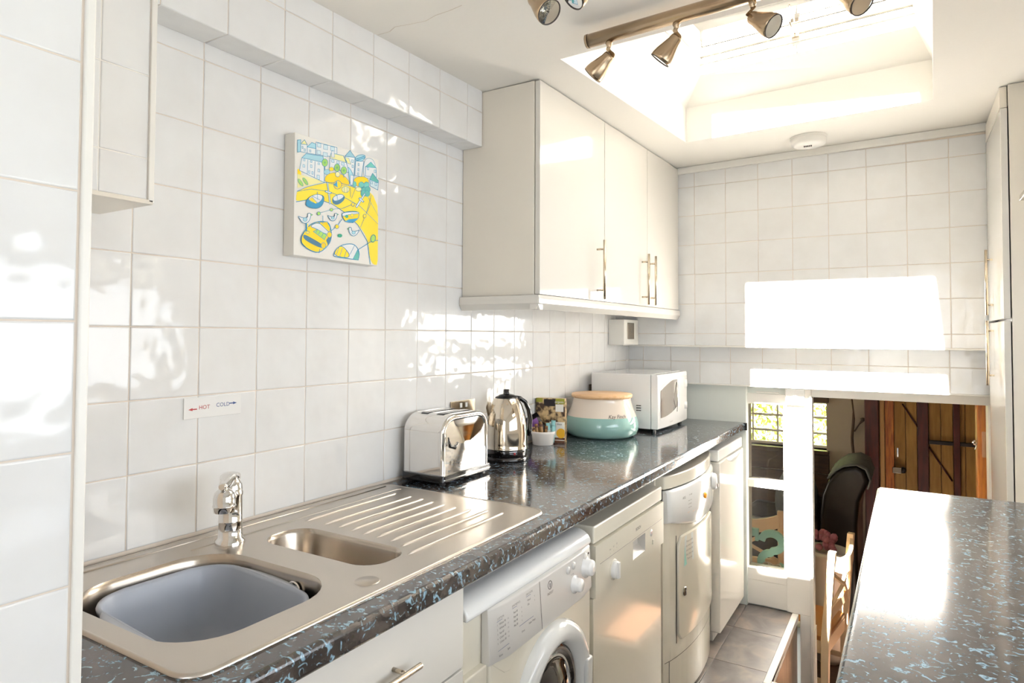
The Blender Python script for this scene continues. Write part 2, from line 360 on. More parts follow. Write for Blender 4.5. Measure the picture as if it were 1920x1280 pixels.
# right wall, rear wall with an added glazed opening
struct(MB().box(2.2, 2.3, 2.12, 3.62, -0.9, 2.45).box(2.2, 2.3, -1.9, 0.10, -0.9, 2.45).box(2.2, 2.3, 0.10, 2.12, -0.9, 1.02).box(2.2, 2.3, 0.10, 2.12, 1.64, 2.45), 'wall_right', 'plaster', 'plain plastered wall on the right side of the kitchen')
struct(MB().box(-0.12, 0.75, -2.0, -1.9, -0.1, 2.45).box(1.95, 2.3, -2.0, -1.9, -0.1, 2.45).box(0.75, 1.95, -2.0, -1.9, 2.08, 2.45).box(0.75, 1.95, -2.0, -1.9, -0.1, 0.2), 'wall_rear', 'plaster', 'plain wall behind the camera')
w2 = struct(MB().box(0.75, 0.81, -1.98, -1.92, 0.2, 2.08).box(1.89, 1.95, -1.98, -1.92, 0.2, 2.08).box(0.75, 1.95, -1.98, -1.92, 2.02, 2.08).box(0.75, 1.95, -1.98, -1.92, 0.2, 0.27).box(1.32, 1.38, -1.98, -1.92, 0.2, 2.08), 'added_window_rear', 'white_paint_wood', 'unseen glazed opening behind the camera, added for the fill light')  # unseen opening put in to hold the rear fill light
MB().box(0.81, 1.89, -1.952, -1.948, 0.27, 2.02).build('pane', 'window_glass', w2)
w5 = struct(MB().box(2.21, 2.27, 0.10, 0.14, 1.02, 1.64).box(2.21, 2.27, 2.08, 2.12, 1.02, 1.64).box(2.21, 2.27, 0.14, 2.08, 1.60, 1.64).box(2.21, 2.27, 0.14, 2.08, 1.02, 1.06).box(2.21, 2.27, 1.09, 1.13, 1.06, 1.60), 'added_window_side', 'white_paint_wood', 'unseen low window in the right wall, added for the side fill light')  # made-up window, shaped around the side fill light
MB().box(2.238, 2.242, 0.14, 2.08, 1.06, 1.60).build('pane', 'window_glass', w5)
# ceiling with the skylight well
A, B, C_, D_ = (0.435, 1.77), (1.40, 1.77), (1.43, 2.90), (0.488, 2.914)
def P3(p, dz=0): return (p[0], p[1], zc(*p)+dz)
o4 = [(-0.12, -1.95), (2.3, -1.95), (2.3, 3.6), (-0.12, 3.6)]
cm = MB(); h4 = [A, B, C_, D_]
for i in range(4):
    j = (i+1) % 4
    cm.add([P3(o4[i]), P3(o4[j]), P3(h4[j]), P3(h4[i])], [(0, 1, 2, 3)])
    cm.add([P3(o4[i], 0.3), P3(o4[j], 0.3), P3(h4[j], 0.30), P3(h4[i], 0.30)], [(0, 1, 2, 3)])
struct(cm, 'ceiling', 'plaster', 'cream plastered ceiling with a hairline crack and a square skylight well')
crk = MB()
pts = [(0.086, 1.335), (0.13, 1.338), (0.16, 1.325), (0.20, 1.335), (0.25, 1.345), (0.29, 1.335), (0.337, 1.335), (0.38, 1.33)]
for (a, b) in zip(pts, pts[1:]): crk.tube([(a[0], a[1], zc(*a)), (b[0], b[1], zc(*b))], 0.0008, 5)
tag(crk.build('trim_4', 'grout'), 'hairline crack across the ceiling plaster', None, None, 'structure')
tops = [(0.47, 1.46), (1.385, 1.46), (1.375, 2.75), (0.583, 2.804)]
wm_ = MB(); r0 = [P3(p, -0.0) for p in h4]; r1 = [P3(p, 0.155) for p in h4]; r2 = [(p[0], p[1], 2.47) for p in tops]; r3 = [(p[0], p[1], 2.515) for p in tops]
wm_.loft([r0, r1, r2, r3], 0, False)
rt = [(p[0]+dx, p[1]+dy, 2.515) for p, (dx, dy) in zip(tops, ((-.15, -.15), (.15, -.15), (.15, .15), (-.15, .15)))]
wm_.loft([r3, rt, [(q[0], q[1], 2.42) for q in rt]], 0, False)
w3 = struct(wm_, 'window_3', 'well_paint', 'white painted skylight well with a flared upper part')
def ringbox(x0, x1, y0, y1, wd, z0, z1):
    m = MB(); m.box(x0, x1, y0, y0+wd, z0, z1).box(x0, x1, y1-wd, y1, z0, z1).box(x0, x0+wd, y0+wd, y1-wd, z0, z1).box(x1-wd, x1, y0+wd, y1-wd, z0, z1); return m
def inset(ps, d):
    sg = ((1, 1), (-1, 1), (-1, -1), (1, -1)); return [(p[0]+d*a, p[1]+d*b) for p, (a, b) in zip(ps, sg)]
def ringloft(ps, d0, d1, z0, z1):
    o_, i_ = inset(ps, d0), inset(ps, d1); Q = lambda L, z: [(p[0], p[1], z) for p in L]
    return MB().loft([Q(o_, z0), Q(i_, z0), Q(i_, z1), Q(o_, z1), Q(o_, z0)], 0, False)
ringloft(tops, -0.10, 0.006, 2.516, 2.540).build('window_frame', 'white_paint_wood', w3, 0.002)
ringloft(tops, -0.08, 0.012, 2.548, 2.585).build('sash_frame', 'white_paint_wood', w3, 0.002)
MB().add([(p[0], p[1], 2.566) for p in inset(tops, 0.0)], [(0, 1, 2, 3)]).build('pane', 'window_glass', w3)
m = MB().tube([(0.97, 2.755, 2.545), (0.97, 2.72, 2.53), (0.97, 2.62, 2.535)], 0.0035, 8).box(0.955, 0.985, 2.755, 2.775, 2.53, 2.545)
m.build('window_stay', 'handle_steel', w3)
# floor with stair hole
HX0, HX1, HY0, HY1 = 0.857, 1.63, 2.765, 3.53
ZF = -0.023
fm = MB().box(-0.1, HX0-0.013, -1.95, 3.53, -0.15, ZF-0.004).box(HX0-0.013, 2.25, -1.95, HY0-0.013, -0.15, ZF-0.004).box(HX1, 2.25, HY0-0.013, 3.53, -0.15, ZF-0.004)
flo = struct(fm, 'floor', 'dark_rubber', 'kitchen floor of dark slate effect tiles')
fx = [0.27, 0.62, HX0-0.022]
tiles(flo, X, Y, Z, fx, [-1.9+0.0]+[round(3.2-0.36*k, 3) for k in range(14)][::-1]+[3.515], (0, 0, ZF-0.004), gap=0.0015, t=0.004, mtl='slate_vinyl', tilt=0.0, flat=True)
tiles(flo, X, Y, Z, [HX0-0.022, 1.19, 1.54], [-1.9]+[round(2.48-0.36*k, 3) for k in range(12)][::-1]+[HY0-0.022], (0, 0, ZF-0.004), gap=0.0015, t=0.004, mtl='slate_vinyl', tilt=0.0, flat=True)
ns = MB().box(HX0-0.022, HX0+0.006, HY0-0.02, 3.50, ZF-0.03, ZF+0.004).box(HX0+0.006, HX1, HY0-0.02, HY0+0.006, ZF-0.03, ZF+0.004)
tag(ns.build('trim_5', 'white_paint_wood', None, 0.002), 'white edging strip round the stair opening in the floor', None, None, 'structure')
sw = MB().box(HX0-0.012, HX0-0.001, HY0, 3.498, -0.9, ZF-0.03).box(HX0, HX1, HY0-0.012, HY0-0.001, -0.9, ZF-0.03)
struct(sw, 'wall_stairwell', 'stair_laminate', 'wood effect lining of the stair opening')
st = empty('stair_flight', (1.2, 3.1, -0.69), 'short dark flight of steps leading down through the doorway', 'stairs')
for k, (a, b, z) in enumerate(((2.765, 3.02, -0.19), (3.02, 3.27, -0.357), (3.27, 3.49, -0.523))):
    MB().box(HX0+0.012, HX1, a+0.002, min(b+0.018, 3.49), z-0.03, z).build('tread', 'dark_brown_wood', st, 0.003)
    MB().box(HX0+0.012, HX1, min(b, 3.49)-0.015, min(b, 3.49), z-0.165, z-0.03).build('riser', 'white_paint_wood', st)

# ================================================================== DINING ROOM (lower level)
ZD = -0.69
struct(MB().box(-1.6, 3.4, 3.55, 6.2, ZD-0.1, ZD), 'floor_dining', 'dark_brown_wood', 'dark floor of the lower dining room')
struct(MB().box(-1.6, 3.4, 3.62, 6.2, 1.38, 1.48), 'ceiling_dining', 'plaster', 'low ceiling of the dining room')
struct(MB().box(-1.7, -1.6, 3.55, 6.2, -0.9, 1.48), 'wall_dining_left', 'dining_wall', 'left wall of the dining room')
struct(MB().box(3.4, 3.5, 3.55, 6.2, -0.9, 1.48), 'wall_dining_right', 'dining_wall', 'right wall of the dining room')
struct(MB().box(-1.7, -0.05, 3.54, 3.62, -0.9, 1.48).box(2.3, 3.5, 3.54, 3.62, -0.9, 1.48).box(-0.05, 2.3, 3.6, 3.62, 1.10, 1.6), 'wall_dining_near', 'dining_wall', 'near wall of the dining room')
YD = 5.8
wx0, wx1, wz0, wz1 = -0.75, 0.765, 0.43, 0.81
db = MB().box(-1.6, wx0, YD, YD+0.25, -0.9, 1.48).box(wx1, 1.135, YD, YD+0.25, -0.9, 1.48).box(wx0, wx1, YD, YD+0.25, -0.9, wz0).box(wx0, wx1, YD, YD+0.25, wz1, 1.48).box(1.75, 3.4, YD, YD+0.25, -0.9, 1.48).box(1.135, 1.75, YD+0.08, YD+0.25, -0.9, 1.48)
struct(db, 'wall_dining_back', 'dining_wall', 'far wall of the dining room with a low cottage window')
wf = MB().box(wx0, wx1, YD+0.10, YD+0.14, wz0, wz0+0.02).box(wx0, wx1, YD+0.10, YD+0.14, wz1-0.02, wz1)
for k in range(9):
    x = 0.58-0.2*k if k else 0.58
    if x > wx0: wf.box(x-0.007, x+0.007, YD+0.11, YD+0.13, wz0, wz1)
for z in (0.545, 0.675): wf.box(wx0, wx1, YD+0.108, YD+0.132, z-0.009, z+0.009)
w4 = struct(wf, 'window_4', 'white_paint_wood', 'low cottage window with glazing bars looking onto a green hedge')
MB().box(wx0, wx1, YD+0.118, YD+0.12, wz0, wz1).build('pane', 'window_glass', w4)
MB().box(wx0-0.04, wx1+0.02, YD-0.03, YD+0.06, wz1, wz1+0.07).build('lintel', 'dark_brown_wood', w4, 0.004)
MB().box(wx0-0.04, wx1+0.02, YD-0.06, YD+0.1, wz0-0.03, wz0).build('sill', 'dark_brown_wood', w4, 0.004)
wpn = tag(empty('wainscot', (0, YD-0.03, ZD), 'dark timber boarding below the cottage window', 'panelling'))
for k in range(7):
    z = wz0-0.035-0.155*k
    MB().box(wx0-0.04, wx1+0.02, YD-0.03, YD-0.001, z-0.148, z).build('board', 'dark_brown_wood', wpn, 0.004)
# timber posts and the boarded front door
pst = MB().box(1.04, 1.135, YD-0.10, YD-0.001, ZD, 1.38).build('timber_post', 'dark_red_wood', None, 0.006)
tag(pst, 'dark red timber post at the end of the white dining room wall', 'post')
dr = empty('boarded_door', (1.5, YD, ZD), 'ochre boarded front door with dark framing in the far wall', 'door')
for k in range(8):
    MB().box(1.235+0.075*k, 1.235+0.075*(k+1)-0.003, YD+0.03, YD+0.055, ZD, 1.25).build('board', 'ochre_board', dr, 0.003)
MB().box(1.14, 1.17, YD-0.02, YD+0.06, ZD, 1.38).build('frame_strip', 'stripped_pine', dr, 0.003)
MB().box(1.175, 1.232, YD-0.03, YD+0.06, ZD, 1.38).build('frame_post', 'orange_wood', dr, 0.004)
MB().box(1.385, 1.455, YD-0.02, YD+0.03, ZD, 1.25).build('stile', 'dark_red_wood', dr, 0.004)
MB().box(1.61, 1.65, YD-0.02, YD+0.03, ZD, 1.25).build('stile', 'dark_red_wood', dr, 0.004)
MB().box(1.455, 1.84, YD-0.015, YD+0.03, 0.545, 0.57).build('rail', 'iron', dr, 0.003)
MB().box(1.235, 1.84, YD-0.015, YD+0.03, 0.05, 0.11).build('rail', 'dark_red_wood', dr, 0.003)
MB().tube([(1.29, YD+0.02, 0.83), (1.39, YD+0.02, 0.66)], 0.006, 6).build('brace', 'dark_red_wood', dr)
MB().tube([(1.455, YD+0.02, 0.52), (1.60, YD+0.02, 0.28)], 0.006, 6).build('brace', 'dark_red_wood', dr)
MB().box(1.80, 1.86, YD-0.03, YD+0.03, ZD, 1.25).build('frame_post', 'orange_wood', dr, 0.004)
MB().box(1.22, 1.28, YD-0.05, YD-0.02, 0.31, 0.355).build('lock_plate', 'plate_steel', dr, 0.003)
MB().lathe([(0.0001, 0), (0.022, 0), (0.022, 0.03), (0.012, 0.045), (0.0001, 0.045)], (1.29, YD+0.02, 0.33), (0, -1, 0), 16).build('knob', 'iron', dr)
MB().box(1.25, 1.262, YD-0.03, YD-0.02, 0.43, 0.50).build('night_latch', 'chrome', dr, 0.002)
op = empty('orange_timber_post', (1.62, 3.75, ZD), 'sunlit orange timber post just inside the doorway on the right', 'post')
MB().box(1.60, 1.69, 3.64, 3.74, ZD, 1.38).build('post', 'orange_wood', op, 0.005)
MB().box(1.618, 1.658, 3.634, 3.641, 0.80, 0.915).build('hinge_plate', 'hinge_pink', op, 0.002)
for z in (0.82, 0.857, 0.895):
    MB().lathe([(0.0001, 0.003), (0.005, 0.002), (0.006, 0)], (1.64, 3.634, z), (0, -1, 0), 10).build('screw', 'plate_steel', op)
ky = MB().tube([(1.598, 3.66, 0.86), (1.598, 3.65, 0.845), (1.592, 3.645, 0.83)], 0.0035, 6).lathe([(0.006, 0), (0.012, 0.002), (0.006, 0.004)], (1.594, 3.648, 0.862), (0, 1, 0), 12)
tag(ky.build('key', 'chrome'), 'small key hanging on the orange timber post', 'key')
# hanging rope with a dried branch
rp = empty('hanging_branch', (0.97, YD-0.03, 0.5), 'twisted rope with a side twig hanging on the dining room wall', 'wall decoration')
pts = [(0.955+0.006*math.sin(k*0.9), YD-0.02, 1.15-0.05*k) for k in range(22)]
MB().tube(pts, [0.006+(0.004 if k > 8 else 0) for k in range(22)], 7).build('rope', 'rope', rp)
MB().tube([(0.965, YD-0.02, 0.60), (1.0, YD-0.03, 0.66), (1.03, YD-0.035, 0.70)], [0.006, 0.005, 0.014], 7).build('twig', 'rope', rp)
MB().lathe([(0.001, 0), (0.017, 0.006), (0.012, 0.022), (0.001, 0.03)], (1.015, YD-0.035, 0.69), (0.5, 0, 0.5), 10).build('seed_head', 'rope', rp)
# armchair with a throw
ac = empty('armchair', (0.93, 5.3, ZD), 'dark brown leather armchair with a rolled top seen beyond the doorway', 'armchair')
back_p = [(0.80, -0.60), (1.03, -0.60), (1.03, -0.1), (1.03, 0.08), (1.045, 0.23), (1.076, 0.31), (1.10, 0.38), (1.076, 0.445), (1.027, 0.468), (0.95, 0.452), (0.905, 0.42), (0.85, 0.345), (0.815, 0.25), (0.80, 0.10)]
MB().prism(back_p, 4.97, 5.60, 1, 0, False).build('backrest', 'brown_leather', ac, 0.03, 4)
for y0 in (4.99, 5.50):
    MB().prism([(0.20, -0.60), (0.795, -0.60), (0.795, 0.08), (0.72, 0.12), (0.40, 0.02), (0.28, 0.03), (0.20, -0.04)], y0, y0+0.10, 1).build('armrest', 'brown_leather', ac, 0.03, 4)
MB().box(0.22, 0.795, 5.095, 5.495, -0.58, -0.24).build('seat', 'brown_leather', ac, 0.03, 4)
for x in (0.26, 0.98):
    for y in (5.02, 5.55): MB().box(x-0.025, x+0.025, y-0.025, y+0.025, ZD, -0.60).build('leg', 'dark_brown_wood', ac)
tp_ = [(0.845, 0.37), (0.895, 0.425), (0.945, 0.463), (1.027, 0.481), (1.087, 0.455), (1.113, 0.38), (1.095, 0.32)]
rg = []
for k in range(9):
    y = 4.985+0.07*k; j = 0.004*math.sin(k*2.1); rg.append([(x+j, y, z+0.5*j) for x, z in tp_])
rg2 = [[(x*1.0, y, z) for x, z in ((0.55, 0.02), (0.60, 0.20), (0.66, 0.36), (0.72, 0.42), (0.79, 0.42), (0.84, 0.375))] for y in (5.62, 5.66, 5.70)]
tho = MB().loft(rg, 0, True, False).build('throw', 'grey_throw'); tho.modifiers.new('solid', 'SOLIDIFY').thickness = 0.010
tag(tho, 'grey green throw draped over the rolled top of the leather armchair', 'throw')
cu_ = []
for k in range(9):
    t = k/8; w2_ = 0.17*math.sin(PI*min(1, 0.12+t*0.88))**0.5; cu_.append([(0.60+0.02*t+w2_*0.9*math.cos(a), 5.30+0.10*math.sin(a), -0.10+0.50*t+0.0*a) for a in [2*PI*i/20 for i in range(20)]])
tag(MB().loft(cu_, 0, True, True, True, True).build('cushion', 'grey_throw', None, 0.0), 'grey green cushion standing on the seat of the armchair', 'cushion')
tag(MB().lathe([(0.0001, 0), (0.075, 0), (0.10, 0.35), (0.125, 0.66), (0.130, 0.66), (0.130, 0.69), (0.115, 0.69), (0.11, 0.63), (0.0001, 0.62)], (0.885, 4.60, ZD), n=28).build('plant_pot', 'pot_glaze'), 'tall pale planter standing behind the dining chair', 'pot')
fl = MB()
for k in range(26):
    a = random.uniform(0, 2*PI); r_ = random.uniform(0, 0.075); c = Vector((0.885+r_*math.cos(a), 4.60+r_*math.sin(a), 0.03+random.uniform(-0.02, 0.06)))
    fl.lathe([(0.001, -0.022), (0.02, -0.01), (0.024, 0.004), (0.014, 0.02), (0.001, 0.024)], c, (random.uniform(-1, 1), random.uniform(-1, 1), 1), 7)
tag(fl.build('flower_head', 'flower_pink'), 'dusky pink dried flowers in the tall pale planter', 'flowers')

def chair(loc, rot, label, group=None):
    e = empty('dining_chair', (0, 0, 0), label, 'chair', group)
    W, H = 0.42, 0.91
    def stile(s):
        prof = [(-0.19, 0.0), (-0.155, 0.0), (-0.16, 0.44), (-0.20, H), (-0.235, H), (-0.20, 0.44)]
        return MB().prism([(p[0], p[1]) for p in prof], s*W/2-0.018, s*W/2+0.018, axis=0)
    for s in (-1, 1): stile(s).build('back_post', 'chair_paint', e, 0.004)
    for s in (-1, 1): MB().box(s*0.19-0.019, s*0.19+0.019, 0.18, 0.218, 0, 0.43).build('leg', 'chair_paint', e, 0.004)
    def back(z): return -0.178-0.045*(z-0.44)/0.47
    # curved top rail
    rg = []
    for i in range(13):
        u_ = -1+2*i/12; x = u_*(W/2-0.005); d = -0.028*(1-u_*u_); zt = H-0.035+0.015*abs(u_)**3-0.03*(1-u_*u_)
        rg.append([(x, back(zt)+d-0.010, zt), (x, back(zt)+d+0.010, zt), (x, back(zt)+d+0.010, zt-0.085), (x, back(zt)+d-0.010, zt-0.085)])
    MB().loft(rg, 0, False, True, True, True).build('top_rail', 'chair_paint', e, 0.003)
    zl = 0.56
    MB().box(-W/2, W/2, back(zl)-0.010, back(zl)+0.010, zl-0.025, zl+0.03).build('lower_rail', 'chair_paint', e, 0.003)
    z0, z1 = zl+0.03, H-0.13; zm = (z0+z1)/2
    for sgn in (-1, 1):
        m = MB(); a = Vector((-sgn*(W/2-0.03), back(z0), z0)); b = Vector((sgn*(W/2-0.03), back(z1), z1))
        mid = (a+b)/2; px_ = 0.022
        m.loft([[(p.x-px_, p.y-0.009-0.02*(1-abs(t)), p.z), (p.x+px_, p.y-0.009-0.02*(1-abs(t)), p.z), (p.x+px_, p.y+0.009-0.02*(1-abs(t)), p.z), (p.x-px_, p.y+0.009-0.02*(1-abs(t)), p.z)] for p, t in ((a, -1), (mid, 0), (b, 1))], 0, False, True, True, True)
        m.build('cross_slat', 'chair_paint', e, 0.002)
    MB().box(-0.215, 0.215, -0.185, 0.225, 0.43, 0.455).build('seat', 'seat_wood', e, 0.008)
    MB().box(-0.19, 0.19, 0.19, 0.21, 0.36, 0.43).build('apron', 'chair_paint', e); MB().box(-0.19, 0.19, -0.185, -0.165, 0.36, 0.43).build('apron', 'chair_paint', e)
    for s in (-1, 1):
        MB().box(s*0.19-0.01, s*0.19+0.01, -0.17, 0.19, 0.36, 0.43).build('apron', 'chair_paint', e)
        MB().box(s*0.19-0.009, s*0.19+0.009, -0.17, 0.19, 0.20, 0.225).build('stretcher', 'chair_paint', e, 0.002)
    e.matrix_world = Matrix.Translation(loc) @ Matrix.Rotation(rot, 4, 'Z')
    return e
chair((0.80, 4.05, ZD), math.radians(82), 'cream cross-back dining chair seen through the doorway beside the worktop', None)
chair((0.39, 4.70, ZD), math.radians(6), 'cream cross-back dining chair seen through the side window panes', None)
# sill board carrying letters
sl = tag(MB().box(0.45, 0.81, 3.60, 3.76, 0.075, 0.10).build('window_shelf', 'white_paint_wood', None, 0.003), 'white shelf behind the lower pane of the side window', 'shelf')
# letters seen from behind: T and a mirrored S
tm = MB().box(0.575, 0.608, 3.64, 3.665, 0.10, 0.325).box(0.530, 0.650, 3.64, 3.665, 0.285, 0.325).box(0.633, 0.650, 3.64, 3.665, 0.262, 0.29).box(0.530, 0.547, 3.64, 3.665, 0.262, 0.29)
tag(tm.build('letter_t', 'teal_letter', None, 0.002), 'pale teal wooden letter T behind the side window pane', 'letter')
sp = []
cx_, cz_ = 0.715, 0.212
def ssweep():
    pts = []
    for k in range(0, 15): a = PI*0.98-k*PI*1.45/14; pts.append((cx_+0.052*math.cos(a), cz_+0.052+0.045*math.sin(a)))
    for k in range(0, 15): a = PI*0.53+k*PI*1.45/14; pts.append((cx_+0.055*math.cos(a), cz_-0.052+0.047*math.sin(a)))
    return pts
sp = ssweep(); rg = []
for i, p in enumerate(sp):
    a = sp[max(i-1, 0)]; b = sp[min(i+1, len(sp)-1)]; d = Vector((b[0]-a[0], b[1]-a[1])).normalized(); n_ = Vector((-d.y, d.x))*0.018
    rg.append([(p[0]+n_.x, 3.645, p[1]+n_.y), (p[0]+n_.x, 3.67, p[1]+n_.y), (p[0]-n_.x, 3.67, p[1]-n_.y), (p[0]-n_.x, 3.645, p[1]-n_.y)])
tag(MB().loft(rg, 0, False, True, True, True).build('letter_s', 'teal_letter'), 'pale teal wooden letter S seen from behind through the side window', 'letter')
rb = MB()
for k in range(15):
    ax = Vector((random.uniform(-1, 1), random.uniform(-1, 1), random.uniform(-1, 1))).normalized(); a = ax.orthogonal().normalized(); b = ax.cross(a)
    c = Vector((0.745 if k % 2 else 0.70, 3.618, 0.135)); r_ = random.uniform(0.028, 0.033)
    rb.tube([c+Vector(((a*math.cos(2*PI*i/18)+b*math.sin(2*PI*i/18))*r_)[:]) for i in range(19)], 0.0028, 5, caps=False)
tag(rb.build('rattan_ornament', 'rattan_white'), 'white woven rattan ornament in front of the teal letters', 'ornament')

# ================================================================== OUTSIDE
struct(MB().box(-9, 12, 6.3, 30, -1.0, -0.7), 'ground', 'grass', 'grass outside the cottage window')
def leaf_patch(name, x0, x1, y, z0, z1, n):
    m = MB()
    for k in range(n):
        c = Vector((random.uniform(x0, x1), y+random.uniform(-0.07, 0.22), random.uniform(z0, z1)))
        a = Vector((random.uniform(-1, 1), random.uniform(-1, 0.2), random.uniform(-1, 1))).normalized(); b = a.orthogonal().normalized(); s_ = random.uniform(0.02, 0.045)
        m.add([c-a*s_, c+b*s_*0.55, c+a*s_, c-b*s_*0.55], [(0, 1, 2, 3)])
    m.box(x0, x1, y+0.15, y+0.6, z0, z1)
    return m.build(name, 'hedge_leaf')
h_ = leaf_patch('hedge', -2.2, 1.8, 8.2, -0.7, 2.0, 14000)
tag(h_, 'bright green clipped hedge outside the cottage window', 'hedge')
nh = empty('neighbouring_house', (2, 16, -0.7), 'pale rendered house seen faintly through the skylight', 'building')
MB().box(-7, 9, 16, 20, -0.7, 11.5).build('wall', 'far_render', nh)
MB().prism([(15.7, 11.5), (18, 13.2), (20.3, 11.5)], -7.2, 9.2, axis=0).build('roof', 'far_slate', nh)
for x in (-4.5, -2.6, -0.4, 1.5, 3.6):
    q = MB().box(x, x+1.1, 15.93, 16.02, 6.6, 7.9).build('window', 'white_paint_wood', nh)
    MB().box(x+0.08, x+0.51, 15.91, 15.95, 6.7, 7.8).box(x+0.59, x+1.02, 15.91, 15.95, 6.7, 7.8).build('pane', 'far_slate', q)

# ================================================================== KITCHEN UNITS
def bar_handle(parent, p0, p1, root_dir, inset=0.035, off=0.032, r=0.0055):
    """bar from p0 to p1; standoffs run along root_dir back to the door"""
    p0, p1 = Vector(p0), Vector(p1); d = (p1-p0).normalized(); rd = Vector(root_dir)
    m = MB().tube([p0, p1], r, 12)
    for q in (p0+d*inset, p1-d*inset): m.tube([q, q+rd*off], r*0.72, 10)
    return m.build('handle', 'handle_steel', parent)
# left worktop
def profile(x0, x1, r=0.011, z1=0.90, z0=0.86):
    p = [(x0, z0), (x0, z1)]
    for i in range(6): a = PI/2-PI/2*i/5; p.append((x1-r+r*math.cos(a), z1-r+r*math.sin(a)))
    for i in range(6): a = -PI/2*i/5; p.append((x1-r*0.8+r*0.8*math.cos(a), z0+r*0.8+r*0.8*math.sin(a)))
    return p
wt = MB()
FX = 0.617
wt.prism(profile(0.001, FX), 0.391, 0.527, 1, 0, False); wt.prism(profile(0.50, FX), 0.527, 1.05, 1, 0, False)
wt.prism([(0.001, .86), (0.001, .9), (0.118, .9), (0.118, .86)], 0.527, 1.05, 1); wt.prism(profile(0.001, FX), 1.05, 3.488, 1, 0, False)
wto = wt.build('worktop', 'flecked_laminate'); tag(wto, 'long dark worktop with blue flecks along the tiled left wall', 'worktop')
for p in wto.data.polygons: p.use_smooth = False
MB().box(0.57, 0.628, 3.484, 3.4895, 0.861, 0.899).build('end_strip', 'black_gloss', wto)
# sealant line along wall
# sink
snk = empty('kitchen_sink', (0.3, 0.95, 0.9), 'stainless one and a half bowl inset sink with ribbed drainer', 'sink')
ZS = 0.9045
def deck():
    bm = bmesh.new()
    outer = rr(0.024, 0.557, 0.507, 1.452, 0.035, 6)
    big = rr(0.125, 0.492, 0.538, 0.838, 0.095, 8); small = rr(0.150, 0.478, 0.915, 1.037, 0.052, 8)
    es = []
    for loop in (outer, big, small):
        vs = [bm.verts.new((x, y, ZS)) for x, y in loop]
        for i in range(len(vs)): es.append(bm.edges.new((vs[i], vs[(i+1) % len(vs)])))
    bmesh.ops.triangle_fill(bm, use_beauty=True, use_dissolve=False, edges=es)
    bmesh.ops.recalc_face_normals(bm, faces=bm.faces)
    for f in bm.faces:
        if f.normal.z < 0: f.normal_flip()
    me = D.meshes.new('deck'); bm.to_mesh(me); bm.free(); me.materials.append(MAT['stainless'])
    return me, outer, big, small
me, outer, big, small = deck(); link('deck', me, snk)
def offs(loop, d, cx=None, cy=None):
    n = len(loop); res = []
    for i in range(n):
        a = Vector(loop[i-1]); b = Vector(loop[(i+1) % n]); t = (b-a).normalized(); res.append((loop[i][0]+t.y*d, loop[i][1]-t.x*d))
    return res
lip = MB(); rg = []
for d, z in ((0.0, ZS), (0.0015, ZS+0.0012), (0.005, ZS+0.0008), (0.0065, 0.9003)):
    rg.append([(x, y, z) for x, y in offs(outer, d)])
lip.loft(rg, 0, True); lip.build('rim', 'stainless', snk)
def basin(loop, depth, name, m_):
    rg = []
    for d, z in ((0, 0), (-0.0015, -0.0015), (-0.005, -0.010), (-0.010, -depth*0.75), (-0.018, -depth*0.92), (-0.04, -depth)):
        rg.append([(x, y, ZS+z) for x, y in offs(loop, d)])
    b = MB().loft(rg, 0, True); b.add(rg[-1], [tuple(range(len(rg[-1])))], 0)
    return b.build(name, m_, snk)
basin(big, 0.150, 'main_bowl', 'bowl_steel'); basin(small, 0.12, 'half_bowl', 'bowl_steel')
for i, (x, y0, y1) in enumerate(((0.129, 1.065, 1.385), (0.186, 1.07, 1.382), (0.230, 1.072, 1.377), (0.272, 1.067, 1.366), (0.314, 1.065, 1.360), (0.355, 1.064, 1.355), (0.398, 1.06, 1.357), (0.440, 1.044, 1.372), (0.484, 1.014, 1.375))):
    m = MB(); m.tube([(x, y0, ZS-0.001), (x, y0+0.012, ZS), (x, y1-0.012, ZS), (x, y1, ZS-0.001)], [0.0015, 0.0042, 0.0042, 0.0015], 8)
    m.build('drainer_rib', 'stainless', snk)
MB().tube([(0.046, 0.53, ZS), (0.046, 1.43, ZS)], 0.0022, 6).tube([(0.098, 0.80, ZS), (0.098, 1.42, ZS), (0.105, 1.43, ZS)], 0.0018, 6).build('rear_rib', 'stainless', snk)
MB().lathe([(0.0001, 0.0018), (0.0215, 0.0015), (0.023, 0)], (0.515, 0.868, ZS), n=28).build('blanking_plate', 'stainless', snk)
# overflow grille on the far side of the main bowl
og = MB(); oc = (0.372, 0.8295, 0.872)
og.lathe([(0.0155, 0), (0.0175, 0.004), (0.0145, 0.005), (0.0135, 0.002), (0.0135, 0)], oc, (0, -1, 0.02), 24)
og.build('overflow_ring', 'chrome', snk)
MB().lathe([(0.0001, 0.001), (0.014, 0.001)], oc, (0, -1, 0.02), 20).build('overflow_hole', 'black_plastic', snk)
g2 = MB()
for a in (0.3, 0.3+PI/2):
    dx, dz = 0.014*math.cos(a), 0.014*math.sin(a); g2.tube([(oc[0]-dx, oc[1]-0.003, oc[2]-dz), (oc[0]+dx, oc[1]-0.003, oc[2]+dz)], 0.0016, 6)
g2.lathe([(0.0001, 0.006), (0.004, 0.005), (0.005, 0.002)], oc, (0, -1, 0), 10); g2.build('overflow_cross', 'chrome', snk)
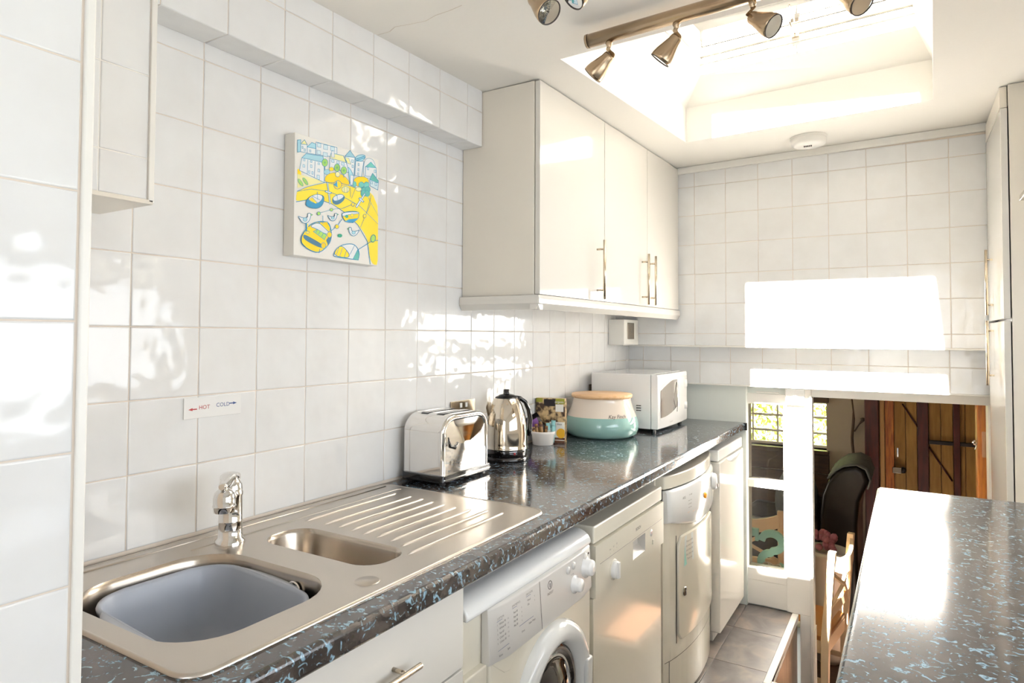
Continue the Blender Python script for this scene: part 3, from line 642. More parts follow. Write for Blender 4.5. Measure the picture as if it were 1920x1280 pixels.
# washing up bowl
wb_ = MB(); rg = []
base = rr(-0.158, 0.158, -0.128, 0.128, 0.07, 10)
def wob(p):
    x, y = p; dip = 0
    if abs(x) > 0.14: dip = 0.004*math.cos(min(1, abs(y)/0.07)*PI/2)
    return dip
prof = [(-0.002, -0.012), (0.0005, -0.004), (-0.001, 0), (-0.006, 0.0005), (-0.009, -0.004), (-0.014, -0.05), (-0.022, -0.10), (-0.034, -0.125), (-0.055, -0.132)]
for d, z in prof:
    rg.append([(x, y, z+(wob(q) if z > -0.02 else 0)) for q in base for (x, y) in [offs(base, d)[base.index(q)]]])
wb_.loft(rg, 0, True); wb_.add(rg[-1], [tuple(range(len(base)))], 0)
wbo = wb_.build('washing_up_bowl', 'grey_basin')
wbo.modifiers.new('s', 'SOLIDIFY').thickness = -0.002
wbo.matrix_world = Matrix.Translation((0.312, 0.690, 0.888)) @ Matrix.Rotation(math.radians(-3), 4, 'Z') @ Matrix.Rotation(math.radians(1.5), 4, 'Y')
tag(wbo, 'grey plastic washing-up bowl standing in the main sink bowl', 'washing-up bowl')
for sy in (-1, 1):
    rg = []
    for i in range(11):
        t = -1+2*i/10; x = t*0.085; w_ = 0.013*math.sqrt(max(0, 1-t*t))+0.001
        rg.append([(x, sy*0.126, 0.001), (x, sy*(0.128+w_), -0.003), (x, sy*(0.128+w_), -0.007), (x, sy*0.126, -0.008)])
    g = MB().loft(rg, 0, True, True, True, True).build('carry_lip', 'basin_rim', wbo); g.matrix_parent_inverse = Matrix.Identity(4)
# mixer tap
tp = empty('mixer_tap', (0.12, 0.873, ZS), 'chrome single lever mixer tap behind the sink bowls', 'tap')
c = Vector((0.12, 0.873, ZS)); dirn = Vector((0.62, -0.72, 0)).normalized()
MB().lathe([(0.030, 0), (0.030, 0.008), (0.0245, 0.013), (0.0235, 0.045), (0.0245, 0.047), (0.0235, 0.049), (0.023, 0.098), (0.0245, 0.101), (0.0245, 0.106), (0.022, 0.112)], c, n=36).build('body', 'chrome', tp)
MB().lathe([(0.0235, 0.112), (0.0225, 0.122), (0.017, 0.134), (0.008, 0.140), (0.0001, 0.141)], c, n=36).build('dome', 'chrome', tp)
lv = MB(); rg = []
for t, wd, th_, dz in ((-0.020, 0.015, 0.004, 0.128), (0.0, 0.019, 0.006, 0.143), (0.02, 0.017, 0.006, 0.143), (0.045, 0.012, 0.006, 0.137), (0.062, 0.009, 0.007, 0.132), (0.072, 0.006, 0.006, 0.132)):
    q = c+dirn*t; s_ = dirn.cross(Vector((0, 0, 1)))
    rg.append([q+s_*(wd*math.cos(a))+Vector((0, 0, dz+th_*math.sin(a))) for a in [2*PI*i/14 for i in range(14)]])
lv.loft(rg, 0, True, True, True, True).build('lever', 'chrome', tp)
rg = []
for t, r_, z in ((-0.005, 0.014, 0.095), (0.022, 0.018, 0.103), (0.042, 0.019, 0.108)):
    q = c+dirn*t; s_ = dirn.cross(Vector((0, 0, 1)))
    rg.append([q+s_*(r_*math.cos(a))+Vector((0, 0, z+r_*0.85*math.sin(a))) for a in [2*PI*i/20 for i in range(20)]])
sp_ = MB().loft(rg, 0, True)
nz = c+dirn*0.050
sp_.lathe([(0.0001, 0.128), (0.010, 0.126), (0.019, 0.117), (0.0215, 0.106), (0.0215, 0.092), (0.0225, 0.0915), (0.0225, 0.089), (0.0215, 0.0885), (0.0205, 0.078)], nz, n=32)
sp_.build('spout_head', 'chrome', tp)
MB().lathe([(0.0205, 0.079), (0.0001, 0.080)], nz, n=24).build('aerator', 'dark_rubber', tp)
# HOT / COLD sign
sg = empty('tap_sign', (0.001, 0.908, 1.18), 'small white sign reading HOT and COLD with arrows above the tap', 'sign')
MB().box(0.0005, 0.003, 0.838, 0.979, 1.157, 1.203).build('board', 'white_plastic', sg, 0.0008)
text('HOT', 0.0125, 'lettering', 'red_print', sg, (0.003, 0.886, 1.180), Y, Z, align='CENTER')
text('COLD', 0.0125, 'lettering', 'blue_print', sg, (0.003, 0.932, 1.182), Y, Z, align='CENTER')
for nm, pts in (('red_print', [(0.848, 1.1775), (0.858, 1.1808), (0.858, 1.1787), (0.8685, 1.1787), (0.8685, 1.1763), (0.858, 1.1763), (0.858, 1.1742)]),
                ('blue_print', [(0.968, 1.1835), (0.958, 1.1868), (0.958, 1.1847), (0.9485, 1.1847), (0.9485, 1.1823), (0.958, 1.1823), (0.958, 1.1802)])):
    MB().add([(0.0034, a, b) for a, b in pts], [tuple(range(7))]).build('arrow', nm, sg)
sg_rot = 1
# base cabinet under the sink
bc = empty('base_cabinet', (0.3, 0.75, ZF), 'white gloss base cabinet with a drawer front under the sink', 'cabinet')
MB().box(0.02, 0.565, 0.40, 1.068, 0.10, 0.72).box(0.53, 0.565, 0.40, 1.068, 0.72, 0.855).box(0.02, 0.12, 1.04, 1.068, 0.72, 0.855).build('carcass', 'carcass_white', bc)
q = MB().box(0.567, 0.585, 0.402, 1.066, 0.688, 0.852).build('drawer_front', 'white_gloss_laminate', bc, 0.002)
bar_handle(q, (0.617, 0.66, 0.772), (0.617, 0.895, 0.772), (-1, 0, 0))
q = MB().box(0.567, 0.585, 0.402, 1.066, 0.11, 0.684).build('door', 'white_gloss_laminate', bc, 0.002)
bar_handle(q, (0.617, 0.66, 0.60), (0.617, 0.895, 0.60), (-1, 0, 0))
MB().box(0.50, 0.515, 0.40, 1.068, ZF, 0.10).build('plinth', 'white_satin', bc)
# end panel beyond the dishwasher
pp = MB().box(0.05, 0.545, 2.309, 2.325, ZF, 0.858).build('support_panel', 'carcass_white', None, 0.001)
tag(pp, 'narrow white support panel under the worktop between dishwasher and dryer', 'panel')

# washing machine -------------------------------------------------------
wm = empty('washing_machine', (0.3, 1.385, ZF), 'white front loading washing machine next to the sink cabinet', 'washing machine')
Y0, Y1 = 1.088, 1.684
MB().box(0.03, 0.555, Y0, Y1, ZF+0.012, 0.765).build('casing', 'cream_enamel', wm, 0.006, 3)
for y in (Y0+0.05, Y1-0.05):
    for x in (0.08, 0.5): MB().lathe([(0.02, 0), (0.02, 0.014)], (x, y, ZF), n=12).build('foot', 'black_plastic', wm)
prof = [(0.03, 0.766), (0.03, 0.802), (0.50, 0.802)]+[(0.535+0.045*math.cos(a)*1.0, 0.766+0.036*math.sin(a)) for a in [PI/2-PI/2*i/8 for i in range(9)]]+[(0.575, 0.762)]
MB().prism(prof, Y0-0.001, Y1+0.001, 1, 0, True).build('top_lid', 'white_enamel', wm, 0.006, 3)
MB().box(0.55, 0.577, Y0+0.085, Y1-0.002, ZF+0.06, 0.645).box(0.55, 0.572, Y0+0.001, Y0+0.085, ZF+0.06, 0.645).build('front_panel', 'cream_enamel', wm, 0.004, 2)
MB().box(0.55, 0.568, Y0, Y1, ZF+0.015, ZF+0.058).build('kick_panel', 'cream_enamel', wm, 0.003)
rg = []
YP0 = Y0+0.083
for k in range(9):
    t = k/8; y = YP0+(Y1-YP0)*t; bl = 0.006*math.sin(PI*min(1, t*3))*0 ; x = 0.591-0.012*max(0, (0.06-t)/0.06)-0.010*max(0, (t-0.93)/0.07)
    rg.append([(0.556, y, 0.640), (x-0.004, y, 0.640), (x, y, 0.646), (x-0.006, y, 0.757), (x-0.012, y, 0.762), (0.556, y, 0.762)])
cp = MB().loft(rg, 0, False, True, True, True).build('control_panel', 'grey_white_plastic', wm, 0.002)
YD0, YD1 = YP0+0.004, YP0+0.205
def wx(z): return 0.591-0.006*(z-0.646)/0.111
vup = Vector((-0.054, 0, 1)).normalized()
def wt_(txt, y, z, s_, col='grey_print', al='LEFT'): text(txt, s_, 'lettering', col, cp, (wx(z)+0.0002, y, z), Y, vup, off=0.0005, align=al)
gm = MB().add([(wx(0.645)+0.0006, YD1+0.002, 0.645), (wx(0.645)+0.0006, YD1+0.0035, 0.645), (wx(0.757)+0.0006, YD1+0.0035-0.004, 0.757), (wx(0.757)+0.0006, YD1+0.002-0.004, 0.757)], [(0, 1, 2, 3)])
gm.build('drawer_gap', 'dark_print', cp)
wt_('COTTON', YD0+0.012, 0.736, 0.0062); wt_('SYNTHETICS', YD0+0.073, 0.742, 0.0062); wt_('DELICATES', YD0+0.135, 0.747, 0.0062)
for k, s_ in enumerate(('Whites 90', 'Whites 60', 'Fast 60', 'Colour 40', 'Colour 30')):
    wt_(str(k+1), YD0+0.010, 0.724-0.0095*k, 0.0058, 'grey_print'); wt_(s_, YD0+0.019, 0.724-0.0095*k, 0.0062, 'dark_print'); wt_('I II', YD0+0.052, 0.724-0.0095*k, 0.005)
for k, s_ in enumerate(('Fast 60', 'Fast 40', 'Mix 40', 'Mix 30')):
    wt_(s_, YD0+0.078, 0.727-0.0095*k, 0.0062, 'dark_print'); wt_('II', YD0+0.112, 0.727-0.0095*k, 0.005)
for k, s_ in enumerate(('Wool', 'Silk')): wt_(s_, YD0+0.140, 0.733-0.0095*k, 0.0062, 'dark_print'); wt_('II', YD0+0.172, 0.733-0.0095*k, 0.005)
wt_('Rinse', YD0+0.014, 0.659, 0.0065, 'dark_print'); wt_('Spin', YD0+0.048, 0.661, 0.0065, 'dark_print'); wt_('Drain', YD0+0.110, 0.674, 0.006); wt_('Super Wash', YD0+0.142, 0.681, 0.0062, 'dark_print')
ln = MB()
for a, b, z in ((0.010, 0.032, 0.7315), (0.073, 0.094, 0.7375), (0.135, 0.156, 0.7425), (0.010, 0.055, 0.671), (0.100, 0.165, 0.690)):
    ln.add([(wx(z)+0.0008, YD0+a, z-0.0004), (wx(z)+0.0008, YD0+b, z-0.0004), (wx(z)+0.0008, YD0+b, z+0.0004), (wx(z)+0.0008, YD0+a, z+0.0004)], [(0, 1, 2, 3)])
ln.build('printed_rule', 'blue_print', cp)
text('INDESIT', 0.0085, 'lettering', 'grey_print', cp, (wx(0.714)+0.0003, YD1+0.050, 0.714), Y, vup, off=0.0005)
MB().lathe([(0.0105, 0), (0.0105, 0.0008), (0.0088, 0.0008), (0.0088, 0)], (wx(0.733), YD1+0.050, 0.733), (1, 0, 0.05), 24).build('emblem_ring', 'grey_print', cp)
MB().box(wx(0.733), wx(0.733)+0.001, YD1+0.0485, YD1+0.0515, 0.727, 0.737).build('emblem_bar', 'grey_print', cp)
kb = lambda y, z, r_, nm='dial': MB().lathe([(r_*1.35, 0), (r_*1.35, 0.003), (r_*1.05, 0.005), (r_, 0.018), (r_*0.9, 0.022), (0.0001, 0.023)], (wx(z)-0.001, y, z), (1, 0, 0.05), 32).build(nm, 'glossy_white_plastic', wm)
kb(1.560, 0.692, 0.017); kb(1.632, 0.715, 0.021)
for y, z in ((1.525, 0.738), (1.556, 0.741), (1.628, 0.745)):
    MB().lathe([(0.0095, 0), (0.0092, 0.003), (0.0001, 0.004)], (wx(z), y, z), (1, 0, 0.05), 24).build('push_button', 'grey_white_plastic', wm)
MB().lathe([(0.003, 0), (0.003, 0.001), (0.0001, 0.0012)], (wx(0.747), 1.651, 0.747), (1, 0, 0), 12).build('indicator_lamp', 'dark_print', wm)
for y, z, s_ in ((1.548, 0.722, 'o  oo'), (1.60, 0.670, '800'), (1.655, 0.734, 'i')): text(s_, 0.007, 'lettering', 'grey_print', cp, (wx(z)+0.0004, y, z), Y, vup)
# porthole
dc = Vector((0.580, 1.452, 0.440))
dr_ = MB().lathe([(0.190, -0.004), (0.190, 0.006), (0.182, 0.020), (0.165, 0.029), (0.147, 0.025), (0.134, 0.010), (0.128, -0.004)], dc, (1, 0, 0), 64).build('porthole_ring', 'white_enamel', wm)
MB().lathe([(0.130, 0.0), (0.112, 0.004), (0.104, -0.006), (0.085, 0.012), (0.05, 0.024), (0.0001, 0.030)], dc, (1, 0, 0), 48).build('porthole_glass', 'dark_glass', dr_)
MB().lathe([(0.124, 0.003), (0.120, 0.006), (0.116, 0.003)], dc, (1, 0, 0), 48).build('porthole_seal', 'mirror_glass', dr_)
MB().box(0.598, 0.612, 1.592, 1.626, 0.36, 0.49).build('porthole_grip', 'white_enamel', dr_, 0.006, 3)
# scoop under the detergent drawer
MB().prism([(YP0+0.012, 0.6395), (YP0+0.060, 0.604), (YP0+0.085, 0.600), (YP0+0.115, 0.625), (YP0+0.16, 0.6395)], 0.5765, 0.5785, 0).build('finger_recess', 'cream_enamel', wm, 0.001)

# dishwasher ------------------------------------------------------------
dw = empty('dishwasher', (0.3, 2.01, ZF), 'cream dishwasher with a round dial beside the washing machine', 'dishwasher')
Y0, Y1 = 1.708, 2.300
MB().box(0.03, 0.540, Y0+0.004, Y1-0.004, ZF+0.01, 0.745).build('casing', 'cream_enamel', dw, 0.004)
MB().box(0.03, 0.577, Y0, Y1, 0.752, 0.802).build('top_lid', 'cream_enamel', dw, 0.006, 3)
wz = [0.747, 0.600]
pn = MB()
rc = (1.998, 2.112, 0.625, 0.685)   # recess
def slab(m, x0, x1, y0, y1, z0, z1, hole):
    a, b, c0, d0 = hole
    m.box(x0, x1, y0, a, z0, z1).box(x0, x1, b, y1, z0, z1).box(x0, x1, a, b, z0, c0).box(x0, x1, a, b, d0, z1); return m
slab(pn, 0.548, 0.582, Y0, Y1, 0.602, 0.748, rc)
pno = pn.build('control_panel', 'cream_enamel', dw)
ra, rb, rz0, rz1 = rc[0]+0.001, rc[1]-0.001, rc[2]+0.001, rc[3]-0.001
rcs = MB().add([(0.5815, ra, rz0), (0.5815, rb, rz0), (0.556, rb, rz0+0.020), (0.556, ra, rz0+0.020), (0.551, ra, rz1), (0.551, rb, rz1), (0.582, rb, rz1), (0.582, ra, rz1)],
               [(0, 1, 2, 3), (3, 2, 5, 4), (4, 5, 6, 7), (0, 3, 4, 7), (1, 6, 5, 2)])
rcs.build('handle_recess', 'grey_white_plastic', pno)
MB().box(0.55, 0.574, Y0+0.003, Y1-0.003, 0.095, 0.600).build('door_panel', 'cream_enamel', dw, 0.003)
MB().box(0.54, 0.5605, Y0+0.01, Y1-0.01, ZF+0.01, 0.088).build('plinth', 'cream_enamel', dw, 0.003)
MB().lathe([(0.030, 0), (0.030, 0.002), (0.0275, 0.003)], (0.582, 1.838, 0.646), (1, 0, 0), 36).build('dial_base', 'cream_enamel', dw)
dl = MB().lathe([(0.026, 0.002), (0.025, 0.012), (0.020, 0.014), (0.0001, 0.015)], (0.582, 1.838, 0.646), (1, 0, 0), 36)
dl.box(0.595, 0.602, 1.832, 1.844, 0.623, 0.669); dl.build('dial', 'white_plastic', dw)
text('BOSCH', 0.014, 'lettering', 'dark_print', pno, (0.582, 2.045, 0.716), Y, Z)
for k, (y, s_) in enumerate(((1.812, 'Aus'), (1.838, '65'), (1.862, '50'))): text(s_, 0.008, 'lettering', 'grey_print', pno, (0.582, y, 0.712+0.002*k), Y, Z); text('\u00b0', 0.012, 'lettering', 'grey_print', pno, (0.582, y, 0.697+0.002*k), Y, Z)
MB().box(0.582, 0.5826, Y0+0.03, Y1-0.02, 0.6905, 0.6915).build('printed_rule', 'grey_print', pno)
MB().lathe([(0.0125, 0), (0.0125, 0.0008), (0.0001, 0.0009)], (0.582, 2.170, 0.670), (1, 0, 0), 24).build('warning_sticker', 'white_plastic', pno)
MB().box(0.5828, 0.5832, 2.160, 2.181, 0.6715, 0.6728).box(0.5828, 0.5832, 2.163, 2.178, 0.6665, 0.6678).build('sticker_print', 'red_print', pno)
MB().box(0.582, 0.586, 2.180, 2.19, 0.628, 0.642).build('switch_mark', 'cream_enamel', pno, 0.001)

# tumble dryer ----------------------------------------------------------
td = empty('tumble_dryer', (0.3, 2.66, ZF), 'white condenser tumble dryer with a bowed front and an orange lamp', 'tumble dryer')
Y0, Y1 = 2.338, 2.972
def bow(y, a=0.046): t = (y-(Y0+Y1)/2)/((Y1-Y0)/2); return a*(1-t*t)**0.8 if abs(t) < 1 else 0.0
def bowed(m, x0, y0, y1, z0, z1, extra=0.0, n=16, a=0.046, mi=0):
    top = []
    ys = [y0+(y1-y0)*i/n for i in range(n+1)]
    poly = [(x0, y0)]+[(0.566+bow(y, a)+extra, y) for y in ys]+[(x0, y1)]
    return m.prism(poly, z0, z1, 2, mi, False)
bowed(MB(), 0.03, Y0, Y1, ZF+0.01, 0.775).build('casing', 'cream_enamel', td)
bowed(MB(), 0.03, Y0-0.001, Y1+0.001, 0.778, 0.828, 0.006).build('top_lid', 'cream_enamel', td, 0.006, 2)
fa = MB(); rg = []
for i in range(25):
    t = i/24; y = Y0+(Y1-Y0)*t; x = 0.566+bow(y); dz = 0.085*math.sin(PI*t)*0.0
    zb_ = 0.655-0.045*math.sin(PI*min(max((t-0.02)/0.96, 0), 1))
    rg.append([(x-0.01, y, zb_), (x+0.014, y, zb_+0.004), (x+0.020, y, zb_+0.012), (x+0.016, y, 0.765), (x+0.010, y, 0.775), (x-0.01, y, 0.775)])
fao = fa.loft(rg, 0, True, True, True, True).build('fascia', 'white_enamel', td)
# door: raised bowed panel
dd = MB(); rg = []
for i in range(21):
    t = i/20; y = Y0+0.085+(Y1-Y0-0.17)*t; x = 0.566+bow(y); rr_ = 0.03*(1-math.sqrt(max(0, 1-max(0, (abs(t-0.5)-0.43)/0.07)**2)))
    rg.append([(x+0.001, y, 0.205+rr_), (x+0.010, y, 0.209+rr_), (x+0.010, y, 0.588-rr_), (x+0.001, y, 0.592-rr_)])
ddo = dd.loft(rg, 0, False, True, True, True).build('door', 'cream_enamel', td, 0.002)
gp = MB().add([(0.566+bow(Y0+0.078)+0.0012, Y0+0.078, 0.20), (0.566+bow(Y0+0.083)+0.0012, Y0+0.083, 0.20), (0.566+bow(Y0+0.083)+0.0012, Y0+0.083, 0.597), (0.566+bow(Y0+0.078)+0.0012, Y0+0.078, 0.597)], [(0, 1, 2, 3)])
gp.build('door_gap', 'dark_print', td)
g_ = MB(); ys = [Y0+0.005+(Y1-Y0-0.01)*i/16 for i in range(17)]
for a, b in zip(ys, ys[1:]): g_.add([(0.5672+bow(a), a, 0.150), (0.5672+bow(b), b, 0.150), (0.5672+bow(b), b, 0.152), (0.5672+bow(a), a, 0.152)], [(0, 1, 2, 3)])
g_.add([(0.5672+bow(Y0+0.03), Y0+0.03, 0.0), (0.5672+bow(Y0+0.033), Y0+0.033, 0.0), (0.5672+bow(Y0+0.033), Y0+0.033, 0.15), (0.5672+bow(Y0+0.03), Y0+0.03, 0.15)], [(0, 1, 2, 3)])
g_.build('plinth_gap', 'dark_print', td)
def dface(y): return 0.566+bow(y)+0.0185
yl = Y0+0.335
MB().lathe([(0.012, 0), (0.012, 0.006), (0.008, 0.009), (0.0001, 0.010)], (dface(yl)-0.002, yl, 0.700), (1, 0, 0), 20).build('start_lamp', 'orange_lamp', fao)
def tang(y): d = (bow(y+0.004)-bow(y-0.004))/0.008; return Vector((d, 1, 0)).normalized()
def dt(s_, y, z, sz, col='grey_print'): text(s_, sz, 'lettering', col, fao, (dface(y)+0.0012, y, z), tang(y), Z)
dt('AEG', Y0+0.105, 0.735, 0.013, 'dark_print'); dt('TC 6000', Y0+0.16, 0.738, 0.008)
for k, s_ in enumerate(('sensor dry', 'condenser', 'extra care')): dt(s_, Y0+0.155, 0.718-0.013*k, 0.0075)
for k in range(3):
    MB().box(dface(Y0+0.15+0.05*k)+0.0003, dface(Y0+0.15+0.05*k)+0.0008, Y0+0.13+0.05*k, Y0+0.17+0.05*k, 0.674-0.005*k, 0.6752-0.005*k).build('printed_rule', 'hinge_pink', fao)
MB().box(0.5850, 0.5862, Y0+0.018, Y0+0.034, 0.700, 0.728).build('rating_sticker', 'grey_print', fao)
yk = Y0+0.50
MB().lathe([(0.036, 0), (0.034, 0.016), (0.028, 0.022), (0.0001, 0.024)], (dface(yk)-0.004, yk, 0.724), (1, 0.25, 0), 30).build('programme_dial', 'white_plastic', fao)
MB().box(dface(yk)+0.016, dface(yk)+0.024, yk+0.0, yk+0.01, 0.70, 0.715).build('dial_pointer', 'grey_print', fao, 0.001)
# energy label and lock
yn = Y0+0.165
def ds(y): return 0.566+bow(y)+0.0105
nb = MB().add([(ds(yn-0.045), yn-0.045, 0.470), (ds(yn+0.05), yn+0.05, 0.480), (ds(yn+0.045), yn+0.045, 0.585), (ds(yn-0.035), yn-0.035, 0.585)], [(0, 1, 2, 3)]).build('notice', 'leatherette_label', ddo)
for k, s_ in enumerate(('Please empty', 'the water tank', 'and clean the', 'filter after use', 'Thank you')):
    text(s_, 0.0115, 'lettering', 'grey_print', nb, (ds(yn)+0.0012, yn+0.005, 0.562-0.0165*k), tang(yn), Z)
MB().add([(ds(yn-0.04)+0.0008, yn-0.042, 0.475), (ds(yn-0.02)+0.0008, yn-0.020, 0.477), (ds(yn-0.03)+0.0008, yn-0.028, 0.51), (ds(yn-0.04)+0.0008, yn-0.036, 0.55)], [(0, 1, 2, 3)]).build('notice_ribbon', 'teal_letter', nb)
MB().lathe([(0.0165, 0), (0.0165, 0.004), (0.013, 0.005), (0.0001, 0.005)], (ds(Y0+0.125), Y0+0.125, 0.382), (1, 0, 0), 24).build('filter_catch', 'plate_steel', ddo)
MB().box(ds(Y0+0.125)+0.004, ds(Y0+0.125)+0.007, Y0+0.122, Y0+0.128, 0.369, 0.395).build('catch_bar', 'dark_print', ddo)

# fridge ----------------------------------------------------------------
fg = empty('fridge', (0.3, 3.24, ZF), 'glossy white under-counter fridge at the far end of the worktop', 'fridge')
Y0, Y1 = 2.99, 3.475
MB().box(0.04, 0.56, Y0, Y1, ZF+0.012, 0.828).build('casing', 'white_enamel', fg, 0.003)
fd = MB().box(0.565, 0.612, Y0, Y1, 0.02, 0.775).build('door', 'white_gloss_laminate', fg, 0.006, 3)
MB().box(0.56, 0.606, Y0, Y1, 0.778, 0.829).build('top_trim', 'white_enamel', fg, 0.006, 3)
gg = MB(); rg = []
for i in range(15):
    t = i/14; y = 3.12+0.31*t; dip = 0.034*math.sin(PI*t)**0.7
    rg.append([(0.6125, y, 0.775), (0.6125, y, 0.775-dip), (0.606, y, 0.775-dip*0.9), (0.606, y, 0.775)])
gg.loft(rg, 0, True).build('grip_scoop', 'white_enamel', fd)
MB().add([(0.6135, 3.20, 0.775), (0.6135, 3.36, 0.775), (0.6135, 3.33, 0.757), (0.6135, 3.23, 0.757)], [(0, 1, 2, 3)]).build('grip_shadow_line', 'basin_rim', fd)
MB().box(0.53, 0.575, Y0+0.01, Y1-0.01, ZF, 0.018).build('plinth', 'grey_white_plastic', fg)

# ================================================================== THINGS ON THE WORKTOP
# toaster
ts = empty('toaster', (0.10, 1.655, 0.90), 'chrome two slice toaster with a black base standing at the end of the drainer', 'toaster')
TX0, TX1, TY0, TY1, TZ0, TZ1 = 0.026, 0.170, 1.532, 1.775, 0.926, 1.104
def arch(y0, y1, z0, z1, r, n=8):
    p = [(y1, z0)]
    for i in range(n+1): a = PI/2*i/n; p.append((y1-r+r*math.cos(a), z1-r*0.8+r*0.8*math.sin(a)))
    for i in range(n+1): a = PI/2+PI/2*i/n; p.append((y0+r+r*math.cos(a), z1-r*0.8+r*0.8*math.sin(a)))
    p.append((y0, z0)); return p
ap = arch(TY0, TY1, TZ0, TZ1, 0.065)
sl_y = (TY0+0.055, TY1-0.055)
rg = [[(x, y, z) for y, z in ap] for x in (TX0+0.006, TX1-0.006)]
shell = MB(); shell.loft(rg, 0, True, False)
shell.build('wrap', 'chrome', ts)
for sx, x0, x1 in ((1, TX1-0.006, TX1+0.004), (-1, TX0+0.006, TX0-0.004)):
    m = MB(); rg = []
    for d, x in ((0.0, x0), (0.0005, x0+(x1-x0)*0.3), (-0.002, x0+(x1-x0)*0.7), (-0.007, x1), (-0.014, x1+(x0-x1)*0.15), (-0.018, x1+(x0-x1)*0.4)):
        rg.append([(x, y, max(z, TZ0)) for y, z in arch(TY0-d, TY1+d, TZ0, TZ1+d, 0.065+d)])
    m.loft(rg, 0, True, False)
    bl = rg[-1]; cyy = (TY0+TY1)/2
    # slightly domed side panel
    rg2 = [bl]
    for f_, dx in ((0.8, 0.35), (0.5, 0.8), (0.15, 1.0)):
        rg2.append([(bl[0][0]+sx*0.006*dx, cyy+(y-cyy)*f_, (TZ0+0.08)+(z-TZ0-0.08)*f_) for _, y, z in bl])
    # close with fan
    m2 = MB(); m2.loft(rg2, 0, True, True, False, True)
    m.build('side_rim', 'chrome', ts); m2.build('side_panel', 'chrome', ts)
for x in (0.067, 0.128):
    m = MB(); pts = [(y, z) for y, z in ap if sl_y[0]-0.02 <= y <= sl_y[1]+0.02]
    n_ = 14; rg = []
    for i in range(n_+1):
        y = TY0+0.045+(TY1-TY0-0.09)*i/n_; 
        # height of arch top at y
        def hz(y):
            r = 0.065
            if y < TY0+r: q = (TY0+r-y)/r; return TZ1-r*0.8+r*0.8*math.sqrt(max(0, 1-q*q))
            if y > TY1-r: q = (y-TY1+r)/r; return TZ1-r*0.8+r*0.8*math.sqrt(max(0, 1-q*q))
            return TZ1
        rg.append([(x-0.014, y, hz(y)+0.0012), (x+0.014, y, hz(y)+0.0012)])
    m.loft(rg, 0, False, False).build('bread_slot', 'black_plastic', ts)
MB().prism(rr(TX0-0.006, TX1+0.010, TY0-0.008, TY1+0.008, 0.012, 4), 0.908, 0.930, 2).build('base', 'black_gloss', ts, 0.003)
MB().prism(rr(TX0-0.002, TX1+0.0125, TY0-0.004, TY1+0.010, 0.012, 4), 0.9165, 0.9185, 2).build('base_trim', 'chrome', ts)
for x in (TX0+0.012, TX1-0.012):
    for y in (TY0+0.02, TY1-0.02): MB().lathe([(0.009, 0), (0.008, 0.009)], (x, y, 0.9), n=12).build('foot', 'dark_rubber', ts)
MB().tube([(TX1+0.006, 1.556, 1.040), (TX1+0.014, 1.556, 1.012), (TX1+0.022, 1.566, 1.010), (TX1+0.020, 1.584, 1.022)], [0.002, 0.005, 0.006, 0.004], 10).build('lever', 'black_gloss', ts)
text('Russell', 0.0115, 'lettering', 'dark_print', ts, (TX1+0.0085, 1.590, 0.964), Y, Z, align='LEFT'); text('Hobbs', 0.0115, 'lettering', 'dark_print', ts, (TX1+0.0085, 1.590, 0.953), Y, Z, align='LEFT')
text('8', 0.018, 'emblem', 'dark_print', ts, (TX1+0.0085, 1.580, 0.958), Y, Z)
# kettle
kt = empty('kettle', (0.112, 1.985, 0.90), 'polished steel jug kettle with black lid and handle beside the toaster', 'kettle')
kc = Vector((0.112, 1.985, 0.90))
MB().lathe([(0.074, 0), (0.077, 0.004), (0.077, 0.012), (0.073, 0.016)], kc, n=48).build('power_base', 'black_gloss', kt)
MB().lathe([(0.072, 0.017), (0.0745, 0.020), (0.0745, 0.040), (0.073, 0.043)], kc, n=48).build('heater_ring', 'black_gloss', kt)
MB().lathe([(0.0765, 0.043), (0.0775, 0.045), (0.0765, 0.047), (0.0755, 0.06), (0.075, 0.10), (0.0725, 0.130), (0.066, 0.165), (0.056, 0.195), (0.047, 0.212), (0.0405, 0.220)], kc, n=64).build('body', 'kettle_steel', kt)
MB().lathe([(0.0415, 0.2195), (0.040, 0.223), (0.026, 0.231), (0.012, 0.234)], kc, n=40).build('lid', 'black_plastic', kt)
MB().lathe([(0.0125, 0.231), (0.0115, 0.247), (0.010, 0.2495), (0.0001, 0.250)], kc, n=24).build('lid_knob', 'black_plastic', kt)
hd = Vector((0.66, 0.75, 0)).normalized()
hp = [(0.030, 0.220), (0.050, 0.217), (0.070, 0.203), (0.083, 0.175), (0.089, 0.14), (0.088, 0.105), (0.080, 0.082)]
rg = []
for i, (r_, z) in enumerate(hp):
    q = kc+hd*r_+Vector((0, 0, z)); s_ = hd.cross(Vector((0, 0, 1))); a = Vector(hp[max(0, i-1)]); b = Vector(hp[min(len(hp)-1, i+1)]); t = (b-a).normalized(); nn = hd*t.y*-1+Vector((0, 0, t.x)); wd = 0.013; tk = 0.008
    rg.append([q+s_*wd*math.cos(k*PI/6)+nn*tk*math.sin(k*PI/6) for k in range(12)])
MB().loft(rg, 0, True, True, True, True).build('handle', 'black_gloss', kt)
s_ = kc-hd*0.05
MB().loft([[kc-hd*(0.062+o_)+hd.cross(Vector((0, 0, 1)))*w2_+Vector((0, 0, z)) for o_, w2_ in ((0, -0.018), (e_, 0), (0, 0.018))] for z, e_ in ((0.150, 0.006), (0.185, 0.014), (0.206, 0.010))], 0, True, False).build('spout', 'kettle_steel', kt)
MB().lathe([(0.0045, 0), (0.004, 0.002), (0.0001, 0.003)], (kc.x+0.060, kc.y-0.043, 0.932), (0.8, -0.6, 0), 12).build('power_lamp', 'red_print', kt)
